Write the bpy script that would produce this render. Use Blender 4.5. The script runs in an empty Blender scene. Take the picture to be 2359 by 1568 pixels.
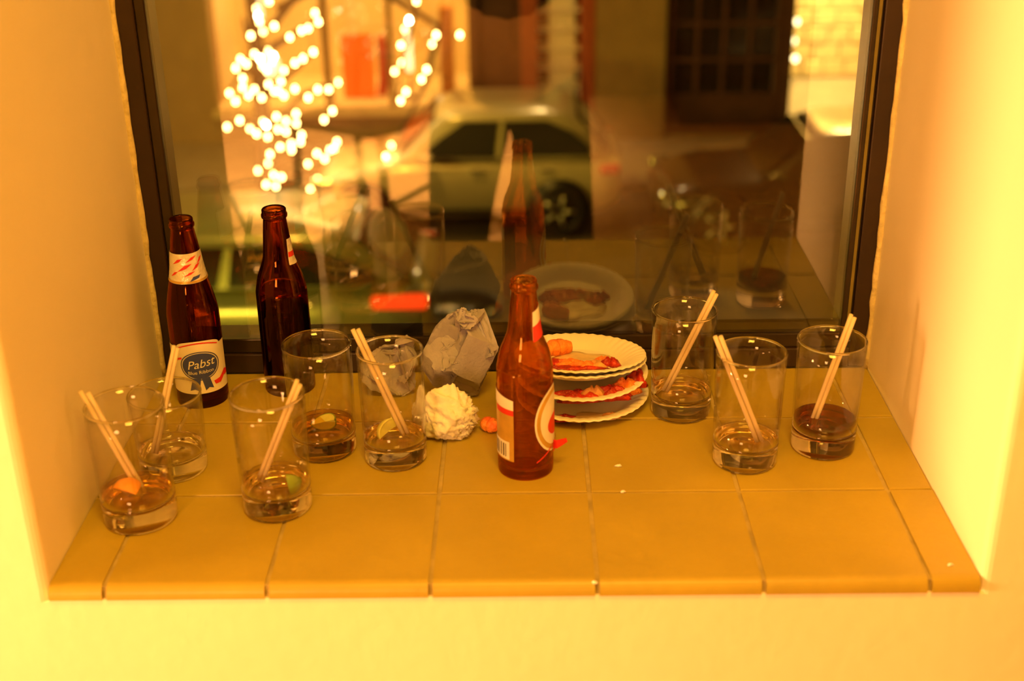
import bpy, bmesh, math, random
import numpy as np
from mathutils import Vector, Matrix, noise

S = bpy.context.scene
COL = S.collection
PI = math.pi
rad = math.radians

# ------------------------------------------------------------------ camera
FPX, PITCH, ROLL, YAW = 3007.9, 0.43886, -0.015758, 0.011025
CAM = Vector((0.0142, -1.0249, 0.7343))
cp, sp, cy, sy = math.cos(PITCH), math.sin(PITCH), math.cos(YAW), math.sin(YAW)
cr, sr = math.cos(ROLL), math.sin(ROLL)
RZ = Matrix(((cy, -sy, 0), (sy, cy, 0), (0, 0, 1)))
AX_F = RZ @ Vector((0, cp, -sp))
_u, _r = RZ @ Vector((0, sp, cp)), RZ @ Vector((1, 0, 0))
AX_R, AX_U = cr * _r + sr * _u, -sr * _r + cr * _u
cam = bpy.data.objects.new('camera', bpy.data.cameras.new('camera'))
COL.objects.link(cam)
M = Matrix((AX_R, AX_U, -AX_F)).transposed().to_4x4()
M.translation = CAM
cam.matrix_world = M
cam.data.sensor_width = 36.0
cam.data.lens = FPX / 2359 * 36
cam.data.clip_start = 0.05
cam.data.clip_end = 200
cam.data.dof.use_dof = True
cam.data.dof.focus_distance = 1.56
cam.data.dof.aperture_fstop = 3.5
S.camera = cam


def at(px, py, y=None, z=None):
    """world point seen at a photo pixel, on the plane of given y or z (used to lay out the street)"""
    v = AX_F + AX_R * ((px - 1179.5) / FPX) + AX_U * ((784 - py) / FPX)
    t = (z - CAM.z) / v.z if z is not None else (y - CAM.y) / v.y
    return CAM + v * t


# ------------------------------------------------------------------ world, exposure
S.view_settings.view_transform = 'Standard'
S.view_settings.look = 'None'
S.view_settings.exposure = 0.0
S.view_settings.gamma = 1.0
S.view_settings.use_curve_mapping = False
w = bpy.data.worlds.new('night')
S.world = w
w.use_nodes = True
w.node_tree.nodes['Background'].inputs[0].default_value = (0.9, 0.42, 0.12, 1)
w.node_tree.nodes['Background'].inputs[1].default_value = 0.012
cyc = S.cycles
cyc.max_bounces = 20
cyc.transmission_bounces = 20
cyc.transparent_max_bounces = 16
cyc.glossy_bounces = 8
cyc.use_denoising = True
cyc.sample_clamp_indirect = 6.0


def lamp(name, kind, loc, power, color, size=None, size_y=None, aim=None, spot=None, blend=0.5):
    l = bpy.data.lights.new(name, kind)
    l.energy = power
    l.color = color
    if kind == 'AREA':
        l.shape = 'RECTANGLE' if size_y else 'DISK'
        l.size = size
        if size_y:
            l.size_y = size_y
    else:
        l.shadow_soft_size = size or 0.05
    if kind == 'SPOT':
        l.spot_size = rad(spot)
        l.spot_blend = blend
    o = bpy.data.objects.new(name, l)
    COL.objects.link(o)
    l.cycles.is_caustics_light = not name.startswith(('street', 'display', 'niche', 'wall'))
    o.location = loc
    if aim is not None:
        o.rotation_euler = (Vector(aim) - Vector(loc)).to_track_quat('-Z', 'Y').to_euler()
    return o


WARM = (1.0, 0.46, 0.14)
AMBER = (1.0, 0.51, 0.050)
# the room's lamps and one added highlight source
lamp('side_lamp', 'SPOT', (-2.25, -0.42, 0.10), 540, WARM, 0.26, aim=(0.44, 0.1, 0.16), spot=44, blend=1.0)   # low shaded lamp left of the window
lamp('low_lamp', 'POINT', (-1.15, -0.95, -0.45), 18, WARM, 0.12)                      # low lamp left in front
lamp('ceiling_lamp', 'AREA', (0.15, -0.95, 1.80), 34, AMBER, 0.5, 0.5, aim=(0.1, 0.1, 0))
lamp('back_lamp', 'SPOT', (-1.0, -2.5, 1.5), 2100, WARM, 0.12, aim=(-0.95, -3.3, -0.92), spot=66, blend=.7)  # lights the floor behind the photographer
lamp('bottle_glint_light', 'AREA', (-0.80, -2.0, 0.60), 26, WARM, 0.40, 0.60, aim=(-0.1, 0.3, 0.15))      # unseen area light, added for highlights on the bottle shoulders
# the street's lamps and two added lights
lamp('street_glint_light', 'AREA', (-10.0, 7.7, -0.5), 1100, (1.0, 0.66, 0.09), 2.6, 2.0, aim=(0.5, 2.5, -1.2))      # unseen broad light added out of frame for glints on the bottles' left edges
lamp('street_lamp_over', 'AREA', (-3.0, 11.4, 3.2), 300, (1.0, 0.54, 0.06), 0.7, aim=(-1.0, 13.0, -4))
lamp('street_near_fill', 'AREA', (-4.5, 1.0, -2.2), 260, (1.0, 0.66, 0.05), 1.6, 0.5, aim=(-3.0, 9.2, -3.9))    # unseen fill added below the window to light the passing car's near side
lamp('street_lamp_far', 'AREA', (9.0, 18.5, 2.0), 160, (1.0, 0.54, 0.07), 0.6, aim=(4.0, 19.0, -4))


# ------------------------------------------------------------------ materials
def mat(name, color, rough=0.5, metal=0.0, spec=0.5, noise_amt=0.0, noise_scale=30.0, bump=0.0, bump_scale=60.0,
        color2=None, coat=0.0, emit=None, emit_s=0.0, sss=0.0, coord='Object'):
    m = bpy.data.materials.new(name)
    m.use_nodes = True
    nt = m.node_tree
    b = nt.nodes['Principled BSDF']
    b.inputs['Base Color'].default_value = (*color, 1)
    b.inputs['Roughness'].default_value = rough
    b.inputs['Metallic'].default_value = metal
    b.inputs['Specular IOR Level'].default_value = spec
    b.inputs['Coat Weight'].default_value = coat
    if sss:
        b.inputs['Subsurface Weight'].default_value = sss
        b.inputs['Subsurface Radius'].default_value = (0.01, 0.006, 0.003)
    if emit:
        b.inputs['Emission Color'].default_value = (*emit, 1)
        b.inputs['Emission Strength'].default_value = emit_s
    tc = nt.nodes.new('ShaderNodeTexCoord')
    if noise_amt > 0 or color2:
        n = nt.nodes.new('ShaderNodeTexNoise')
        n.inputs['Scale'].default_value = noise_scale
        n.inputs['Detail'].default_value = 5
        nt.links.new(tc.outputs[coord], n.inputs['Vector'])
        r = nt.nodes.new('ShaderNodeValToRGB')
        r.color_ramp.elements[0].position = 0.35
        r.color_ramp.elements[1].position = 0.68
        c2 = color2 or tuple(max(0, c * (1 - noise_amt)) for c in color)
        r.color_ramp.elements[0].color = (*c2, 1)
        r.color_ramp.elements[1].color = (*color, 1)
        nt.links.new(n.outputs['Fac'], r.inputs['Fac'])
        nt.links.new(r.outputs['Color'], b.inputs['Base Color'])
    if bump > 0:
        n2 = nt.nodes.new('ShaderNodeTexNoise')
        n2.inputs['Scale'].default_value = bump_scale
        n2.inputs['Detail'].default_value = 4
        nt.links.new(tc.outputs[coord], n2.inputs['Vector'])
        bp = nt.nodes.new('ShaderNodeBump')
        bp.inputs['Strength'].default_value = bump
        bp.inputs['Distance'].default_value = 0.01
        nt.links.new(n2.outputs['Fac'], bp.inputs['Height'])
        nt.links.new(bp.outputs['Normal'], b.inputs['Normal'])
    return m


def glass_mat(name, color, ior=1.5, rough=0.0, through=0.0):
    m = bpy.data.materials.new(name)
    m.use_nodes = True
    nt = m.node_tree
    nt.nodes.remove(nt.nodes['Principled BSDF'])
    g = nt.nodes.new('ShaderNodeBsdfGlass')
    g.inputs['Color'].default_value = (*color, 1)
    g.inputs['IOR'].default_value = ior
    g.inputs['Roughness'].default_value = rough
    if through:                                                  # part of the light goes straight through, as through thin clear glass
        t = nt.nodes.new('ShaderNodeBsdfTransparent')
        t.inputs['Color'].default_value = (*color, 1)
        mx = nt.nodes.new('ShaderNodeMixShader')
        mx.inputs[0].default_value = through
        nt.links.new(g.outputs[0], mx.inputs[1])
        nt.links.new(t.outputs[0], mx.inputs[2])
        nt.links.new(mx.outputs[0], nt.nodes['Material Output'].inputs[0])
        return m
    nt.links.new(g.outputs[0], nt.nodes['Material Output'].inputs[0])
    return m


def pane_mat(name, ior, tint=(1, 1, 1)):
    m = bpy.data.materials.new(name)
    m.use_nodes = True
    nt = m.node_tree
    nt.nodes.remove(nt.nodes['Principled BSDF'])
    t = nt.nodes.new('ShaderNodeBsdfTransparent')
    t.inputs[0].default_value = (*tint, 1)
    g = nt.nodes.new('ShaderNodeBsdfGlossy')
    g.inputs['Roughness'].default_value = 0.0
    f = nt.nodes.new('ShaderNodeFresnel')
    f.inputs['IOR'].default_value = ior
    mx = nt.nodes.new('ShaderNodeMixShader')
    nt.links.new(f.outputs[0], mx.inputs[0])
    nt.links.new(t.outputs[0], mx.inputs[1])
    nt.links.new(g.outputs[0], mx.inputs[2])
    nt.links.new(mx.outputs[0], nt.nodes['Material Output'].inputs[0])
    return m


def thin_glass(name, tint, rough=0.0, f0=0.05, power=4.0):
    """thin clear wall: lets light straight through, mirrors more towards its edges"""
    m = bpy.data.materials.new(name)
    m.use_nodes = True
    nt = m.node_tree
    nt.nodes.remove(nt.nodes['Principled BSDF'])
    t = nt.nodes.new('ShaderNodeBsdfTransparent')
    t.inputs[0].default_value = (*tint, 1)
    g = nt.nodes.new('ShaderNodeBsdfGlossy')
    g.inputs['Roughness'].default_value = rough
    lw = nt.nodes.new('ShaderNodeLayerWeight')
    lw.inputs['Blend'].default_value = 0.5
    pw = nt.nodes.new('ShaderNodeMath')
    pw.operation = 'POWER'
    pw.inputs[1].default_value = power
    ma = nt.nodes.new('ShaderNodeMath')
    ma.operation = 'MULTIPLY_ADD'
    ma.inputs[1].default_value = 0.9 - f0
    ma.inputs[2].default_value = f0
    mx = nt.nodes.new('ShaderNodeMixShader')
    nt.links.new(lw.outputs['Facing'], pw.inputs[0])
    nt.links.new(pw.outputs[0], ma.inputs[0])
    nt.links.new(ma.outputs[0], mx.inputs[0])
    nt.links.new(t.outputs[0], mx.inputs[1])
    nt.links.new(g.outputs[0], mx.inputs[2])
    nt.links.new(mx.outputs[0], nt.nodes['Material Output'].inputs[0])
    return m


def emis(name, color, s):
    m = bpy.data.materials.new(name)
    m.use_nodes = True
    nt = m.node_tree
    nt.nodes.remove(nt.nodes['Principled BSDF'])
    e = nt.nodes.new('ShaderNodeEmission')
    e.inputs[0].default_value = (*color, 1)
    e.inputs[1].default_value = s
    nt.links.new(e.outputs[0], nt.nodes['Material Output'].inputs[0])
    return m


M_WALL = mat('painted plaster', (0.93, 0.85, 0.66), 0.6, spec=0.3, noise_amt=0.05, noise_scale=4, bump=0.06, bump_scale=45)
M_ROOM = mat('room plaster', (0.84, 0.66, 0.34), 0.7, spec=0.2, noise_amt=0.05, noise_scale=3)
M_BACK = mat('brown back wall', (0.22, 0.10, 0.04), 0.7, spec=0.2, noise_amt=0.1, noise_scale=3)
M_FLOOR = mat('pale floor boards', (0.74, 0.55, 0.29), 0.45, noise_amt=0.15, noise_scale=6)
M_TILE = mat('mustard terracotta tile', (0.46, 0.345, 0.035), 0.42, noise_amt=0.12, noise_scale=9, bump=0.05, bump_scale=80)
M_GROUT = mat('sand grout', (0.54, 0.43, 0.16), 0.85, noise_amt=0.3, noise_scale=40, bump=0.2, bump_scale=200)
M_FRAME = mat('dark bronze frame', (0.030, 0.014, 0.008), 0.42, noise_amt=0.3, noise_scale=20)
M_GASKET = mat('worn bronze bead', (0.05, 0.035, 0.02), 0.25, metal=0.5, noise_amt=0.2)
M_CAULK = mat('caulk bead', (0.80, 0.68, 0.40), 0.7, noise_amt=0.25, noise_scale=60, bump=0.3, bump_scale=120)
M_PANE = pane_mat('window pane', 1.92, (0.97, 0.96, 0.92))
M_CLEAR = glass_mat('clear glass', (0.985, 0.98, 0.91), 1.48)
M_AMBER = glass_mat('brown bottle glass', (0.91, 0.64, 0.26), 1.5, through=0.25)
M_AMBER_DARK = glass_mat('dark brown bottle glass', (0.70, 0.36, 0.11), 1.5)
M_THIN = thin_glass('thin clear glass', (0.985, 0.98, 0.965))
M_BEER = glass_mat('dark beer', (0.35, 0.12, 0.02), 1.33)
M_COLA = thin_glass('brown drink', (0.60, 0.27, 0.02), f0=.02)
M_WEAK = thin_glass('pale drink', (0.98, 0.92, 0.74), f0=.03)
M_GOLDDRINK = thin_glass('golden drink', (0.95, 0.80, 0.34), f0=.03)
M_STRAW = mat('pale plastic straw', (0.95, 0.82, 0.60), 0.45)
_nt = M_STRAW.node_tree
_tr, _mx = _nt.nodes.new('ShaderNodeBsdfTranslucent'), _nt.nodes.new('ShaderNodeMixShader')
_tr.inputs[0].default_value = (1.0, 0.92, 0.72, 1)
_mx.inputs[0].default_value = 0.38
_nt.links.new(_nt.nodes['Principled BSDF'].outputs[0], _mx.inputs[1])
_nt.links.new(_tr.outputs[0], _mx.inputs[2])
_nt.links.new(_mx.outputs[0], _nt.nodes['Material Output'].inputs[0])
M_LABEL = mat('cream label paper', (0.86, 0.80, 0.68), 0.5, noise_amt=0.06, noise_scale=80)
M_FOIL = mat('white foil label', (0.86, 0.80, 0.70), 0.28, metal=0.25, bump=0.25, bump_scale=120)
M_BLUE = mat('label blue', (0.05, 0.07, 0.30), 0.5, noise_amt=0.1)
M_RED = mat('label red', (0.72, 0.03, 0.02), 0.45, noise_amt=0.1)
M_GOLD = mat('label gold', (0.75, 0.48, 0.10), 0.35, metal=0.4, noise_amt=0.2, noise_scale=60)
M_WHITE = mat('label white', (0.88, 0.85, 0.78), 0.5, noise_amt=0.08)
M_NAPKIN = mat('grey napkin', (0.40, 0.38, 0.46), 0.85, spec=0.15, noise_amt=0.12, noise_scale=25, bump=0.15, bump_scale=220)
M_TISSUE = mat('white tissue', (0.92, 0.90, 0.84), 0.85, spec=0.15, noise_amt=0.05, bump=0.2, bump_scale=160, sss=0.1)
M_PLATE = mat('white paper plate', (0.90, 0.86, 0.76), 0.5, noise_amt=0.05, noise_scale=30)
M_SAUCE = mat('tomato sauce', (0.62, 0.035, 0.012), 0.3, noise_amt=0.5, noise_scale=70, bump=0.5, bump_scale=120)
M_CHEESE = mat('orange cheese', (0.93, 0.36, 0.05), 0.4, color2=(0.85, 0.16, 0.03), noise_scale=60, bump=0.5, bump_scale=120)
M_CRUST = mat('baked crust', (0.80, 0.45, 0.16), 0.7, color2=(0.55, 0.22, 0.06), noise_scale=50, bump=0.5, bump_scale=90)
M_GREASE = mat('grease stain', (0.88, 0.66, 0.34), 0.35, noise_amt=0.25, noise_scale=60)
M_RIND = mat('lime rind', (0.28, 0.42, 0.05), 0.4, noise_amt=0.2, noise_scale=80)
M_FLESH = mat('lime flesh', (0.80, 0.80, 0.20), 0.35, noise_amt=0.2, noise_scale=90, sss=0.2)
M_ORIND = mat('orange peel', (0.95, 0.38, 0.03), 0.4, noise_amt=0.1, noise_scale=90, bump=0.2, bump_scale=200)
M_OFLESH = mat('orange flesh', (0.97, 0.55, 0.10), 0.35, noise_amt=0.15, noise_scale=90, sss=0.2)


# ------------------------------------------------------------------ helpers
def link(name, me, material=None, parent=None, smooth=False):
    o = bpy.data.objects.new(name, me)
    COL.objects.link(o)
    if material is not None and not me.materials:
        me.materials.append(material)
    if smooth:
        for p in me.polygons:
            p.use_smooth = True
    if parent is not None:
        o.parent = parent
    return o


def mesh(name, verts, faces):
    me = bpy.data.meshes.new(name)
    me.from_pydata([tuple(v) for v in verts], [], faces)
    me.update()
    return me


def from_bm(name, bm):
    me = bpy.data.meshes.new(name)
    bm.normal_update()
    bm.to_mesh(me)
    bm.free()
    return me


def thing(name, label, cat, loc=(0, 0, 0), rz=0.0, group=None):
    o = bpy.data.objects.new(name, None)
    o.empty_display_size = 0.05
    COL.objects.link(o)
    o.location = loc
    o.rotation_euler = (0, 0, rz)
    return tag(o, label, cat, group)


def tag(o, label, cat, group=None):
    o['label'] = label
    o['category'] = cat
    if group:
        o['group'] = group
    return o


def struct(o):
    o['kind'] = 'structure'
    return o


def box_bm(x0, x1, y0, y1, z0, z1, bev=0.0, seg=2):
    bm = bmesh.new()
    bmesh.ops.create_cube(bm, size=1)
    for v in bm.verts:
        v.co = Vector(((x0 + x1) / 2 + v.co.x * (x1 - x0), (y0 + y1) / 2 + v.co.y * (y1 - y0), (z0 + z1) / 2 + v.co.z * (z1 - z0)))
    if bev:
        bmesh.ops.bevel(bm, geom=bm.edges[:], offset=bev, segments=seg, affect='EDGES', profile=0.5)
    return bm


def box(name, x0, x1, y0, y1, z0, z1, material, parent=None, bev=0.0, seg=2):
    return link(name, from_bm(name, box_bm(x0, x1, y0, y1, z0, z1, bev, seg)), material, parent)


def lathe_me(name, prof, seg=48, closed=False, flute=None):
    """revolve (r, z) points about z; closed joins the last point to the first"""
    vs, fs, rings = [], [], []
    for r, z in prof:
        if r < 1e-6:
            rings.append([len(vs)])
            vs.append((0, 0, z))
        else:
            rings.append(list(range(len(vs), len(vs) + seg)))
            for k in range(seg):
                a = 2 * PI * k / seg
                dz = flute(r, a) if flute else 0
                vs.append((r * math.cos(a), r * math.sin(a), z + dz))
    pairs = list(zip(rings[:-1], rings[1:]))
    if closed:
        pairs.append((rings[-1], rings[0]))
    for a, b in pairs:
        if len(a) == 1 and len(b) == 1:
            continue
        for k in range(seg):
            k2 = (k + 1) % seg
            if len(a) == 1:
                fs.append((a[0], b[k2], b[k]))
            elif len(b) == 1:
                fs.append((a[k], a[k2], b[0]))
            else:
                fs.append((a[k], a[k2], b[k2], b[k]))
    me = mesh(name, vs, fs)
    bm = bmesh.new()
    bm.from_mesh(me)
    bmesh.ops.recalc_face_normals(bm, faces=bm.faces)
    bm.to_mesh(me)
    bm.free()
    for p in me.polygons:
        p.use_smooth = True
    return me


def smooth_prof(pts, n=6):
    """Catmull-Rom through (r, z) points"""
    out = []
    P = [pts[0]] + list(pts) + [pts[-1]]
    for i in range(1, len(P) - 2):
        a, b, c, d = [np.array(p) for p in P[i - 1:i + 3]]
        for k in range(n):
            t = k / n
            q = 0.5 * (2 * b + (c - a) * t + (2 * a - 5 * b + 4 * c - d) * t * t + (3 * b - a - 3 * c + d) * t ** 3)
            out.append((max(0.0, float(q[0])), float(q[1])))
    out.append(tuple(pts[-1]))
    return out


def tube_me(name, pts, r, seg=10, hollow=0.0, radii=None):
    pts = [Vector(p) for p in pts]
    vs, fs = [], []
    n = len(pts)
    ref = Vector((0.31, 0.17, 0.93)).normalized()
    rows = []

    def ring(i, rr):
        d = (pts[min(i + 1, n - 1)] - pts[max(i - 1, 0)]).normalized()
        e = d.cross(ref)
        if e.length < 1e-3:
            e = d.cross(Vector((1, 0, 0)))
        e.normalize()
        f = d.cross(e)
        s = len(vs)
        for k in range(seg):
            a = 2 * PI * k / seg
            vs.append(pts[i] + (e * math.cos(a) + f * math.sin(a)) * rr)
        return list(range(s, s + seg))
    for i in range(n):
        rows.append(ring(i, radii[i] if radii else r))
    if hollow:
        rows += [ring(i, r - hollow) for i in reversed(range(n))]
        rows.append(rows[0])
    for a, b in zip(rows[:-1], rows[1:]):
        for k in range(seg):
            k2 = (k + 1) % seg
            fs.append((a[k], b[k], b[k2], a[k2]))
    if not hollow:
        fs.append(tuple(rows[0]))
        fs.append(tuple(reversed(rows[-1])))
    me = mesh(name, vs, fs)
    for p in me.polygons:
        p.use_smooth = True
    return me


def interp(prof, z):
    zs = [p[1] for p in prof]
    rs = [p[0] for p in prof]
    return float(np.interp(z, zs, rs))


def cyl(r, th, z):
    return Vector((r * math.sin(th), -r * math.cos(th), z))


def wrap_poly(name, prof, pts, off, material, parent, thick=0.0):
    """flat outline (theta, z) filled finely and laid round a bottle of profile prof; theta 0 faces -y"""
    bm = bmesh.new()
    vs = [bm.verts.new((p[0] * 0.03, p[1], 0)) for p in pts]
    bm.faces.new(vs)
    xs = [v.co.x for v in vs]
    zs = [v.co.y for v in vs]
    nx = max(2, int((max(xs) - min(xs)) / 0.0025))
    nz = max(2, int((max(zs) - min(zs)) / 0.005))
    for i in range(1, nx):
        x = min(xs) + (max(xs) - min(xs)) * i / nx
        bmesh.ops.bisect_plane(bm, geom=bm.verts[:] + bm.edges[:] + bm.faces[:], plane_co=(x, 0, 0), plane_no=(1, 0, 0))
    for i in range(1, nz):
        z = min(zs) + (max(zs) - min(zs)) * i / nz
        bmesh.ops.bisect_plane(bm, geom=bm.verts[:] + bm.edges[:] + bm.faces[:], plane_co=(0, z, 0), plane_no=(0, 1, 0))
    for v in bm.verts:
        th, z = v.co.x / 0.03, v.co.y
        v.co = cyl(interp(prof, z) + off, th, z)
    me = from_bm(name, bm)
    return link(name, me, material, parent, smooth=True)


def rect_pts(t0, t1, z0, z1):
    return [(rad(t0), z0), (rad(t1), z0), (rad(t1), z1), (rad(t0), z1)]


def oval_pts(tc, zc, rt, rz, n=36, flat=None):
    return [(rad(tc + rt * math.cos(2 * PI * k / n)), zc + rz * math.sin(2 * PI * k / n)) for k in range(n)]


def wrap_text(name, body, prof, tc, zc, size, off, material, parent, shear=0.0, rot=0.0):
    cu = bpy.data.curves.new(name, 'FONT')
    cu.body = body
    cu.size = size
    cu.align_x = 'CENTER'
    cu.align_y = 'CENTER'
    cu.shear = shear
    cu.resolution_u = 3
    tmp = bpy.data.objects.new(name, cu)
    COL.objects.link(tmp)
    bpy.context.view_layer.update()
    me = bpy.data.meshes.new_from_object(tmp.evaluated_get(bpy.context.evaluated_depsgraph_get()))
    bpy.data.objects.remove(tmp)
    c, s = math.cos(rot), math.sin(rot)
    for v in me.vertices:
        x, y = v.co.x * c - v.co.y * s, v.co.x * s + v.co.y * c
        z = zc + y
        R = interp(prof, z)
        v.co = cyl(R + off, rad(tc) + x / R, z)
    me.materials.clear()
    return link(name, me, material, parent)


# ------------------------------------------------------------------ the room and the window niche
HW, D = 0.4435, 0.449          # niche half width and depth
FL, CE = -0.92, 1.95           # floor, ceiling
HEAD = 1.25
WALL_T = 0.50


def wall_with_opening():
    X0, X1 = -3.0, 2.6
    bm = bmesh.new()
    out = [(X0, FL), (X1, FL), (X1, CE), (X0, CE)]
    inn = [(-HW, -0.016), (HW, -0.016), (HW, HEAD), (-HW, HEAD)]
    L = {}
    for y in (0.0, WALL_T):
        L[y] = ([bm.verts.new((x, y, z)) for x, z in out], [bm.verts.new((x, y, z)) for x, z in inn])
    for k in range(4):
        j = (k + 1) % 4
        bm.faces.new((L[0.0][0][k], L[0.0][0][j], L[0.0][1][j], L[0.0][1][k]))
        bm.faces.new((L[WALL_T][0][j], L[WALL_T][0][k], L[WALL_T][1][k], L[WALL_T][1][j]))
        bm.faces.new((L[0.0][1][k], L[0.0][1][j], L[WALL_T][1][j], L[WALL_T][1][k]))
        bm.faces.new((L[0.0][0][j], L[0.0][0][k], L[WALL_T][0][k], L[WALL_T][0][j]))
    bm.verts.ensure_lookup_table()
    ed = [e for e in bm.edges if all(v in L[0.0][1] for v in e.verts) and not all(abs(v.co.z + 0.016) < 1e-6 for v in e.verts)]
    bmesh.ops.bevel(bm, geom=ed, offset=0.009, segments=4, affect='EDGES', profile=0.5)
    bmesh.ops.recalc_face_normals(bm, faces=bm.faces)
    me = from_bm('wall_front', bm)
    return struct(link('wall_front', me, M_WALL))


wall = wall_with_opening()
struct(box('floor', -3.0, 2.6, -4.4, 0.0, FL - 0.1, FL, M_FLOOR))
struct(box('ceiling', -3.1, 2.7, -4.5, 0.5, CE, CE + 0.1, M_ROOM))
struct(box('wall_left', -3.1, -3.0, -4.4, 0.5, FL - 0.1, CE, M_ROOM))
struct(box('wall_right', 2.6, 2.7, -4.4, 0.5, FL - 0.1, CE, M_ROOM))
struct(box('wall_back', -3.1, 2.7, -4.5, -4.4, FL - 0.1, CE, M_BACK))

# tiled sill: grout bed with every tile a piece of its own
sill = struct(box('trim_1', -HW, HW, 0.002, D + 0.03, -0.016, -0.0022, M_GROUT))
JX = [-HW - 0.0015, -0.390, -0.2345, -0.0785, 0.0805, 0.2385, 0.3955, HW + 0.0015]
JY = [-0.0035, 0.159, 0.320, D + 0.002]
random.seed(4)
for j in range(3):
    for i in range(7):
        x0, x1 = JX[i] + 0.0022, JX[i + 1] - 0.0022
        y0, y1 = JY[j] + (0.0022 if j else 0), JY[j + 1] - 0.0022
        bm = box_bm(x0, x1, y0, y1, -0.0145, random.uniform(-0.0004, 0.0003))
        top = [e for e in bm.edges if all(v.co.z > -0.005 for v in e.verts)]
        fr = [e for e in top if all(abs(v.co.y - y0) < 1e-5 for v in e.verts)]
        if j == 0:
            bmesh.ops.bevel(bm, geom=fr, offset=0.011, segments=6, affect='EDGES', profile=0.5)
        else:
            bmesh.ops.bevel(bm, geom=top, offset=0.0012, segments=2, affect='EDGES', profile=0.5)
        t = link('tile', from_bm('tile', bm), M_TILE, sill)
        t.cycles.is_caustics_receiver = True
        for p in t.data.polygons:
            p.use_smooth = False

# window: bronze frame members, inner beads, the pane
win = bpy.data.objects.new('window_1', None)
COL.objects.link(win)
struct(win)
FW = 0.024


def member(name, x0, x1, z0, z1, y0, y1, m, bev=0.0015):
    return box(name, x0, x1, y0, y1, z0, z1, m, win, bev)


member('frame', -HW + .0005, -HW + FW, 0.001, HEAD, D, D + .05, M_FRAME)
member('frame', HW - FW, HW - .0005, 0.001, HEAD, D, D + .05, M_FRAME)
member('frame', -HW + FW, HW - FW, 0.001, 0.027, D, D + .05, M_FRAME)
member('frame', -HW + FW, HW - FW, HEAD - 0.03, HEAD, D, D + .05, M_FRAME)
B0, B1_ = FW, 0.0365
member('bead', -HW + B0, -HW + B1_, 0.027, HEAD - .03, D + .004, D + .05, M_GASKET)
member('bead', HW - B1_, HW - B0, 0.027, HEAD - .03, D + .004, D + .05, M_GASKET)
member('bead', -HW + B1_, HW - B1_, 0.027, 0.046, D + .004, D + .05, M_GASKET)
member('bead', -HW + B1_, HW - B1_, HEAD - .048, HEAD - .03, D + .004, D + .05, M_GASKET)
member('bead_sheen', HW - FW - .0065, HW - FW - .0030, 0.046, HEAD - .05, D + .0022, D + .006, mat('olive strip', (.20, .16, .03), .35, noise_amt=.2), 0)  # olive colour put in for the reflection on the right bead
box('pane', -HW + B1_ - .004, HW - B1_ + .004, 0.4565, 0.4605, 0.042, HEAD - .044, M_PANE, win)


def caulk(name, x, sgn):
    pts, rr = [], []
    random.seed(int(sgn) + 5)
    z = 0.0
    while z < HEAD:
        pts.append((x + sgn * random.uniform(0, .0012), D - 0.0015 + random.uniform(-.001, .001), z))
        rr.append(random.uniform(.0026, .0046))
        z += 0.018
    return struct(link(name, tube_me(name, pts, .003, 8, radii=rr), M_CAULK))


caulk('trim_2', -HW + .001, 1)
caulk('trim_3', HW - .001, -1)

# small stains and chips on the plaster
def flat_blob(name, rx, ry, h, seed, material, parent=None, n=28, rings=4):
    rnd = random.Random(seed)
    ph = [rnd.uniform(0, 2 * PI) for _ in range(4)]
    vs, fs = [(0, 0, h)], []
    for i in range(1, rings + 1):
        t = i / rings
        for k in range(n):
            a = 2 * PI * k / n
            q = 1 + .18 * math.sin(2 * a + ph[0]) + .14 * math.sin(3 * a + ph[1]) + .1 * math.sin(5 * a + ph[2]) + .07 * math.sin(7 * a + ph[3])
            zz = h * (1 - t ** 3) * (1 + .3 * math.sin(4 * a + 3 * t + ph[1])) if i < rings else 0
            vs.append((rx * t * q * math.cos(a), ry * t * q * math.sin(a), zz))
    for k in range(n):
        fs.append((0, 1 + k, 1 + (k + 1) % n))
    for i in range(rings - 1):
        for k in range(n):
            k2 = (k + 1) % n
            a, b = 1 + i * n, 1 + (i + 1) * n
            fs.append((a + k, b + k, b + k2, a + k2))
    fs.append(tuple(reversed([1 + (rings - 1) * n + k for k in range(n)])))
    return link(name, mesh(name, vs, fs), material, parent, smooth=True)


M_STAIN = mat('brown stain', (0.55, 0.33, 0.10), 0.7, noise_amt=0.3, noise_scale=60)


for nm, loc, rot, a, b in [('stain', (-HW + .0002, .075, .487), (0, rad(90), 0), .006, .009), ('stain', (.4870, -.0002, .262), (rad(90), 0, 0), .003, .006), ('stain', (.4850, -.0002, .225), (rad(90), 0, 0), .0025, .004)]:
    st = flat_blob(nm, a, b, .0004, int(1000 * b), M_STAIN, wall)
    st.location = loc
    st.rotation_euler = rot

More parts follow.
